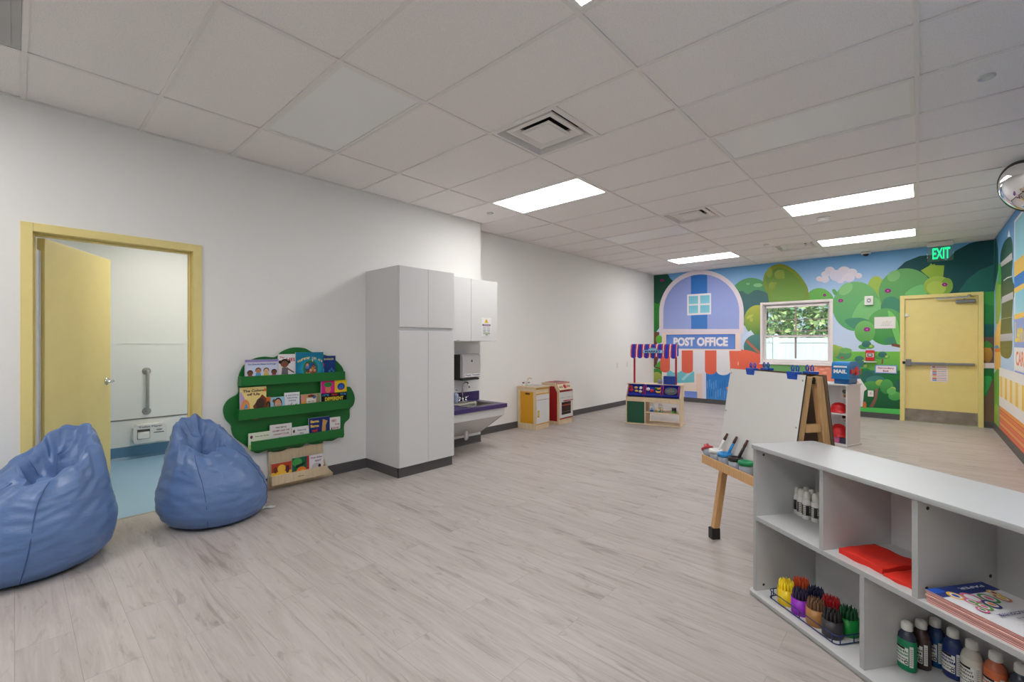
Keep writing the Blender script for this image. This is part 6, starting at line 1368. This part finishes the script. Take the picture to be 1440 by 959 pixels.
def crayon_mesh(col, nm):
    b = MB(); b.lathe([(.0056, 0), (.0056, .092), (.0046, .094), (.0016, .108), (0, .1085)], 10)
    o = b.build('crayon', mat('wax_' + nm, col, .5, bump=.02)); return o
spots = []
ri = CR - .0045 - .0062
for k in range(13): a = k * 2 * pi / 13; spots.append((ri * cos(a), ri * sin(a)))
for k in range(7): a = k * 2 * pi / 7 + .2; spots.append(((ri - .0122) * cos(a), (ri - .0122) * sin(a)))
rngc = random.Random(2)
for i, (nm, cc, wax) in enumerate(COLS):
    cx_, cy_ = f0.x + PITCH * (i % 4), FYL + (PITCH if i >= 4 else 0)
    t_ = thing('crayon_cup', '%s cup of crayons in the %s row of the wire caddy' % (nm, 'back' if i >= 4 else 'front'), 'cup', loc(cx_, cy_, Z1 + .0), SA, 'crayon cups in the wire caddy')
    k_ = nm.replace(' ', '_')
    b = MB(); b.lathe([(CR * .94, .0), (CR * .98, .003), (CR, .074), (CR - .003, .074), (CR - .004, .004), (0, .004)], 30); b.build('cup', mat('crayon_cup_' + k_, cc, .35, bump=.01), t_)
    b = MB(); b.tube([((CR - .002) * cos(a * pi / 15), (CR - .002) * sin(a * pi / 15), .0745) for a in range(30)], .0022, 6, closed=True); b.build('lip', mat('crayon_cup_' + k_, cc), t_)
    first = crayon_mesh(wax, k_)
    for j, (x, y) in enumerate(spots):
        o = first if j == 0 else first.copy()
        if j: C.objects.link(o)
        o.location = loc(cx_ + x, cy_ + y, Z1 + .0045 + rngc.uniform(0, .006)); o.rotation_euler = (0, 0, 0)
        tag(o, '%s crayon standing upright in the %s crayon cup' % (nm, nm), 'crayon', '%s crayons in their cup' % nm)

# small white glue-paint bottles on the middle shelf
def small_bottle(v, rot, lab):
    t_ = thing('glue_bottle', lab, 'bottle', v, rot, 'small white bottles on the middle shelf')
    r = .0205
    b = MB(); b.lathe([(r - .002, 0), (r, .003), (r, .088), (r * .95, .095), (r * .74, .101), (r * .74, .1022)], 22); b.build('bottle', WPLAS, t_)
    b = MB(); b.lathe([(r + .0004, .022), (r + .0004, .074)], 26)
    # black printed wrap with a white box and small bars
    n_ = 26
    o = b.build('label_wrap', mat('label_black', (44, 42, 42), .5, bump=.01), t_)
    b = MB()
    def arc(a0, a1, z0, z1, col):
        N__ = 6; rr_ = r + .0009
        for k in range(N__):
            A, B_ = a0 + (a1 - a0) * k / N__, a0 + (a1 - a0) * (k + 1) / N__
            b.patch([(rr_ * cos(A), rr_ * sin(A), z0), (rr_ * cos(B_), rr_ * sin(B_), z0), (rr_ * cos(B_), rr_ * sin(B_), z1), (rr_ * cos(A), rr_ * sin(A), z1)], rgb(*col))
    for a0 in (-2.0, .4):
        arc(a0, a0 + .10, .036, .070, (220, 218, 214)); arc(a0 + .55, a0 + .65, .036, .070, (220, 218, 214)); arc(a0, a0 + .65, .036, .040, (220, 218, 214)); arc(a0, a0 + .65, .066, .070, (220, 218, 214)); arc(a0 + .2, a0 + .45, .044, .062, (200, 198, 194)); arc(a0, a0 + .6, .026, .031, (150, 146, 142))
    arc(-.95, -.35, .024, .072, (206, 202, 196))
    for k in range(4): arc(-.88, -.42, .030 + k * .010, .034 + k * .010, (120, 110, 104))
    b.build('label_print', WPLAS, t_)
    b = MB(); b.lathe([(r * .78, .1025), (r * .80, .106), (r * .74, .128), (r * .62, .133), (r * .60, .140), (r * .4, .1425), (0, .143)], 18); b.build('cap', mat('bottle_cap_white', (224, 222, 216), .4, bump=.01), t_)
gb = [(1112.5, 724.5), (1124, 727.5), (1133, 733), (1146, 732.5)]
gl = ['leftmost small white bottle in the front row on the middle shelf', 'second small white bottle from the left in the front row on the middle shelf', 'small white bottle standing farthest forward on the middle shelf', 'rightmost small white bottle in the front row, beside the divider']
gp = [s_of(on_z(x, y, Z2)) + Vector((0, .016, 0)) for x, y in gb]
gp[1].x = max(gp[1].x, gp[0].x + .0); 
for i, p_ in enumerate(gp): pass
base = s_of(on_z(1133, 731, Z2)) + Vector((-.012, .018, 0))
grid = [(-.086, .018), (-.043, .009), (0, 0), (.041, .014), (-.064, .060), (-.020, .050), (.022, .056)]
gl += ['small white bottle in the back row behind the two leftmost bottles', 'small white bottle in the middle of the back row on the middle shelf', 'small white bottle at the right of the back row near the divider']
for i, (dx, dy) in enumerate(grid): small_bottle(loc(base.x + dx, base.y + dy, Z2), SA + rad(-60 + (i * 37) % 50), gl[i])

# folded red cloths
REDC = mat('red_fabric', (226, 44, 28), .75, bump=.12, bscale=90, var=.05, vscale=12)
def cloth(name, quad, z, lab, th_=.008, wav=.006):
    P = [s_of(on_z(x, y, z)) for x, y in quad]; b = MB(); n_ = 14; V_ = []
    for i in range(n_ + 1):
        row = []
        for j in range(n_ + 1):
            u, v = i / n_, j / n_; p_ = P[0].lerp(P[1], u).lerp(P[3].lerp(P[2], u), v)
            h = wav * (noise.noise(Vector((u * 3.2, v * 2.6, z * 50))) + .6) * min(1, 6 * min(u, 1 - u, v, 1 - v) + .3)
            row.append((p_.x, p_.y, z + th_ + max(0, h)))
        V_.append(row)
    top = [[b.v(p_) for p_ in row] for row in V_]; bot = [[b.v((p_[0], p_[1], z)) for p_ in row] for row in V_]
    for i in range(n_):
        for j in range(n_): b.f([top[i][j], top[i + 1][j], top[i + 1][j + 1], top[i][j + 1]], 0, True); b.f([bot[i][j + 1], bot[i + 1][j + 1], bot[i + 1][j], bot[i][j]])
    for i in range(n_):
        b.f([bot[i][0], bot[i + 1][0], top[i + 1][0], top[i][0]]); b.f([top[i][n_], top[i + 1][n_], bot[i + 1][n_], bot[i][n_]]); b.f([top[0][i], top[0][i + 1], bot[0][i + 1], bot[0][i]]); b.f([bot[n_][i], bot[n_][i + 1], top[n_][i + 1], top[n_][i]])
    return tag(b.build(name, REDC, loc=SO, rot=(0, 0, SA)), lab, 'cloth')
cloth('folded_cloth', [(1256, 803), (1290, 819), (1322, 803), (1296, 788)], Z2 + .0005, 'smaller folded red cloth lying against the divider on the middle shelf', .006, .004) if False else None
def cloth_s(name, x0, x1, y0, y1, z, lab, th_, wav, skew=0):
    b = MB(); n_ = 16; top = []; bot = []
    for i in range(n_ + 1):
        ra, rb = [], []
        for j in range(n_ + 1):
            u, v = i / n_, j / n_; x = x0 + (x1 - x0) * u + skew * v; y = y0 + (y1 - y0) * v + .01 * noise.noise(Vector((u * 3, 0, z)))
            h = wav * (noise.noise(Vector((u * 3.2, v * 2.6, z * 50 + 3))) + .7)
            ra.append(b.v((x, y, z + th_ + max(0, h)))); rb.append(b.v((x, y, z)))
        top.append(ra); bot.append(rb)
    for i in range(n_):
        for j in range(n_): b.f([top[i][j], top[i + 1][j], top[i + 1][j + 1], top[i][j + 1]], 0, True); b.f([bot[i][j + 1], bot[i + 1][j + 1], bot[i + 1][j], bot[i][j]])
        b.f([bot[i][0], bot[i + 1][0], top[i + 1][0], top[i][0]]); b.f([top[i][n_], top[i + 1][n_], bot[i + 1][n_], bot[i][n_]]); b.f([top[0][i], top[0][i + 1], bot[0][i + 1], bot[0][i]]); b.f([bot[n_][i], bot[n_][i + 1], top[n_][i + 1], top[n_][i]])
    return tag(b.build(name, REDC, loc=SO, rot=(0, 0, SA)), lab, 'cloth', 'folded red cloths')
cloth_s('folded_cloth', .648, .778, .05, .23, Z2 + .0005, 'smaller thin folded red cloth against the divider on the middle shelf', .006, .006, .0)
cloth_s('folded_cloth', .452, .640, .055, .245, Z2 + .0005, 'larger thick folded red cloth at left on the middle shelf', .015, .011, .0)

# stack of magazines
for i in range(8):
    last = i == 7; lab = 'topmost magazine of the stack, its cover printed with bright looping letters' if last else 'pink-edged magazine in the stack on the middle shelf, below the top one'
    r = random.Random(i); mw, mh, th_ = .345, .255, .0052; dx, dy = r.uniform(-.002, .002), r.uniform(-.003, .002)
    b = MB(); b.box(0, mw, .0, mh, .0008, th_ - .0008); b.box(-.0005, mw, -.0008, mh, 0, .0008, 1); b.box(-.0005, mw, -.0008, mh, th_ - .0008, th_, 1)
    if last:
        s_ = Sheet(b, (0, 0, th_), X3, Y3, eps=.00015); s_.rect(0, mw, 0, mh, (236, 236, 240)); s_.rect(0, .055, 0, mh, (44, 62, 130)); s_.rect(0, .03, 0, .05, (40, 90, 190))
        def loopy(x, y, r_, c_, c2): s_.oval(x, y, r_, r_ * .8, c_); s_.oval(x, y, r_ * .68, r_ * .52, (240, 236, 240)); s_.oval(x, y, r_ * .45, r_ * .32, c2)
        loopy(.055, .055, .026, (244, 190, 60), (50, 80, 180)); loopy(.075, .095, .032, (222, 120, 160), (240, 236, 240)); loopy(.095, .065, .022, (230, 110, 160), (90, 170, 80)); loopy(.09, .145, .030, (90, 160, 90), (222, 120, 160)); loopy(.12, .11, .026, (60, 60, 120), (230, 150, 90)); loopy(.125, .07, .022, (110, 170, 80), (222, 110, 150)); loopy(.10, .19, .024, (200, 130, 90), (240, 200, 60)); loopy(.07, .20, .02, (240, 200, 60), (140, 80, 60)); loopy(.14, .04, .018, (226, 110, 160), (90, 160, 90))
        s_.oval(.185, .215, .03, .016, (176, 60, 70)); s_.oval(.185, .215, .022, .010, (240, 236, 240))
        # the title runs along the short side; seen from the front it reads away from us
        def spin(txt, x, y, h, w, col):
            s2 = Sheet(b, (0, 0, th_), -Y3, X3, eps=.00015, lift=s_.n + 1); s2.text(txt, -y, x, h, col, w=w, bold=.03); s_.n = s2.n
        spin('CONSTRUCTION PAPER', .175, .125, .013, .15, (60, 70, 130)); spin('96 SHEETS', .198, .125, .006, .07, (90, 90, 110)); spin('PAPER', .030, .16, .012, .11, (220, 224, 236))
        s_.rect(.225, .300, .06, .17, (226, 224, 226)); s_.oval(.26, .075, .032, .03, (120, 80, 90)); s_.rect(.235, .29, .085, .10, (206, 110, 140)); s_.rect(.235, .29, .10, .115, (70, 90, 110)); s_.rect(.235, .29, .115, .13, (110, 160, 90)); s_.rect(.235, .29, .13, .145, (236, 210, 80)); s_.rect(.235, .29, .145, .165, (210, 80, 60))
    o = b.build('magazine', [mat('magazine_edge_%d' % (i % 2), ((196, 138, 136), (176, 112, 118))[i % 2], .7, var=.18, vscale=3, stretch=(1, 1, 600)), mat('magazine_cover', (236, 200, 186), .35, bump=.005)], loc=loc(.822 + dx, .020 + dy, Z2 + .0003 + i * (th_ + .00025)), rot=(0, 0, SA))
    tag(o, lab, 'magazine', None if last else 'magazines under the top one of the stack')

# pint bottles of paint
def pint(x, y, body, shoulder, lab, ink, rot):
    t_ = thing('paint_bottle', lab, 'bottle', loc(x, y, Z1), SA + rot, 'pint bottles of paint on the bottom shelf')
    sx_, sy_ = 1.0, .82; r = .033
    k_ = '%d_%d_%d' % body
    b = MB(); b.lathe([(r * .9, 0), (r * .98, .004), (r, .014), (r, .108), (r * .97, .122), (r * .86, .136), (r * .62, .148), (r * .40, .153), (r * .40, .156)], 30, sx=sx_, sy=sy_)
    for f_ in b.bm.faces:
        if f_.calc_center_median().z > .126: f_.material_index = 1
    b.build('bottle', [mat('paint_' + k_, body, .3, bump=.01), mat('paintneck_%d_%d_%d' % shoulder, shoulder, .25, bump=.01)], t_)
    b = MB()
    def arc(a0, a1, z0, z1, col, lift=.0006):
        N__ = max(2, int(abs(a1 - a0) / .12)); rr_ = r + lift
        for k in range(N__):
            A, B_ = a0 + (a1 - a0) * k / N__, a0 + (a1 - a0) * (k + 1) / N__
            q = [(rr_ * cos(A), rr_ * sin(A) * sy_ * (1 + lift * 8)), (rr_ * cos(B_), rr_ * sin(B_) * sy_ * (1 + lift * 8))]
            b.patch([(q[0][0], q[0][1], z0), (q[1][0], q[1][1], z0), (q[1][0], q[1][1], z1), (q[0][0], q[0][1], z1)], rgb(*col))
    F = -pi / 2
    arc(F - .95, F + .62, .026, .094, (230, 230, 226)); arc(F + .74, F + 1.15, .022, .104, (222, 222, 220), .0006)
    for k in range(9): arc(F + .80, F + 1.09, .030 + k * .0075, .033 + k * .0075, (150, 148, 146), .0010)
    arc(F - .95, F + .3, .086, .094, (26, 26, 28), .0010)
    r_ = random.Random(int(x * 1000))
    for row, (z, h_) in enumerate(((.073, .009), (.060, .009), (.047, .006), (.036, .005))):
        a = F - .88
        while a < F + .5:
            w_ = r_.uniform(.06, .14); arc(a, a + w_, z, z + h_ * r_.uniform(.6, 1), ink if row < 2 else (60, 60, 64), .0010); a += w_ + r_.uniform(.03, .06)
    arc(F + .28, F + .58, .030, .044, (40, 40, 42), .0011); arc(F + .34, F + .52, .034, .040, (226, 226, 222), .0014)
    b.build('label', WPLAS, t_)
    b = MB(); b.lathe([(.0180, .1565), (.0190, .159), (.0182, .182), (.0135, .187), (0, .1875)], 22); b.build('cap', mat('pint_cap', (226, 224, 220), .4, bump=.015), t_)
pb = [(.630, .188, (12, 132, 88), (52, 58, 78), 'green paint bottle, leftmost of the pint bottles on the bottom shelf', (20, 130, 90)),
      (.632, .256, (62, 42, 42), (74, 54, 56), 'dark brown paint bottle between the green one and the teal blue one', (70, 40, 40)),
      (.634, .325, (14, 74, 130), (46, 72, 118), 'teal blue paint bottle half hidden behind the brown and navy ones', (20, 90, 140)),
      (.701, .318, (28, 48, 110), (48, 66, 116), 'navy blue paint bottle, in front of the teal blue one', (30, 50, 120)),
      (.768, .310, (214, 210, 198), (206, 202, 190), 'white paint bottle between the navy one and the orange one', (110, 106, 98)),
      (.835, .318, (214, 108, 62), (196, 106, 76), 'orange paint bottle, second from the right edge of the photo', (210, 96, 50)),
      (.902, .326, (34, 42, 52), (58, 68, 80), 'black paint bottle cut by the right edge of the photo', (40, 46, 60))]
for x, y, c_, sh_, lab, ink in pb:
    pint(x, y, c_, sh_, lab, ink, rad(4))
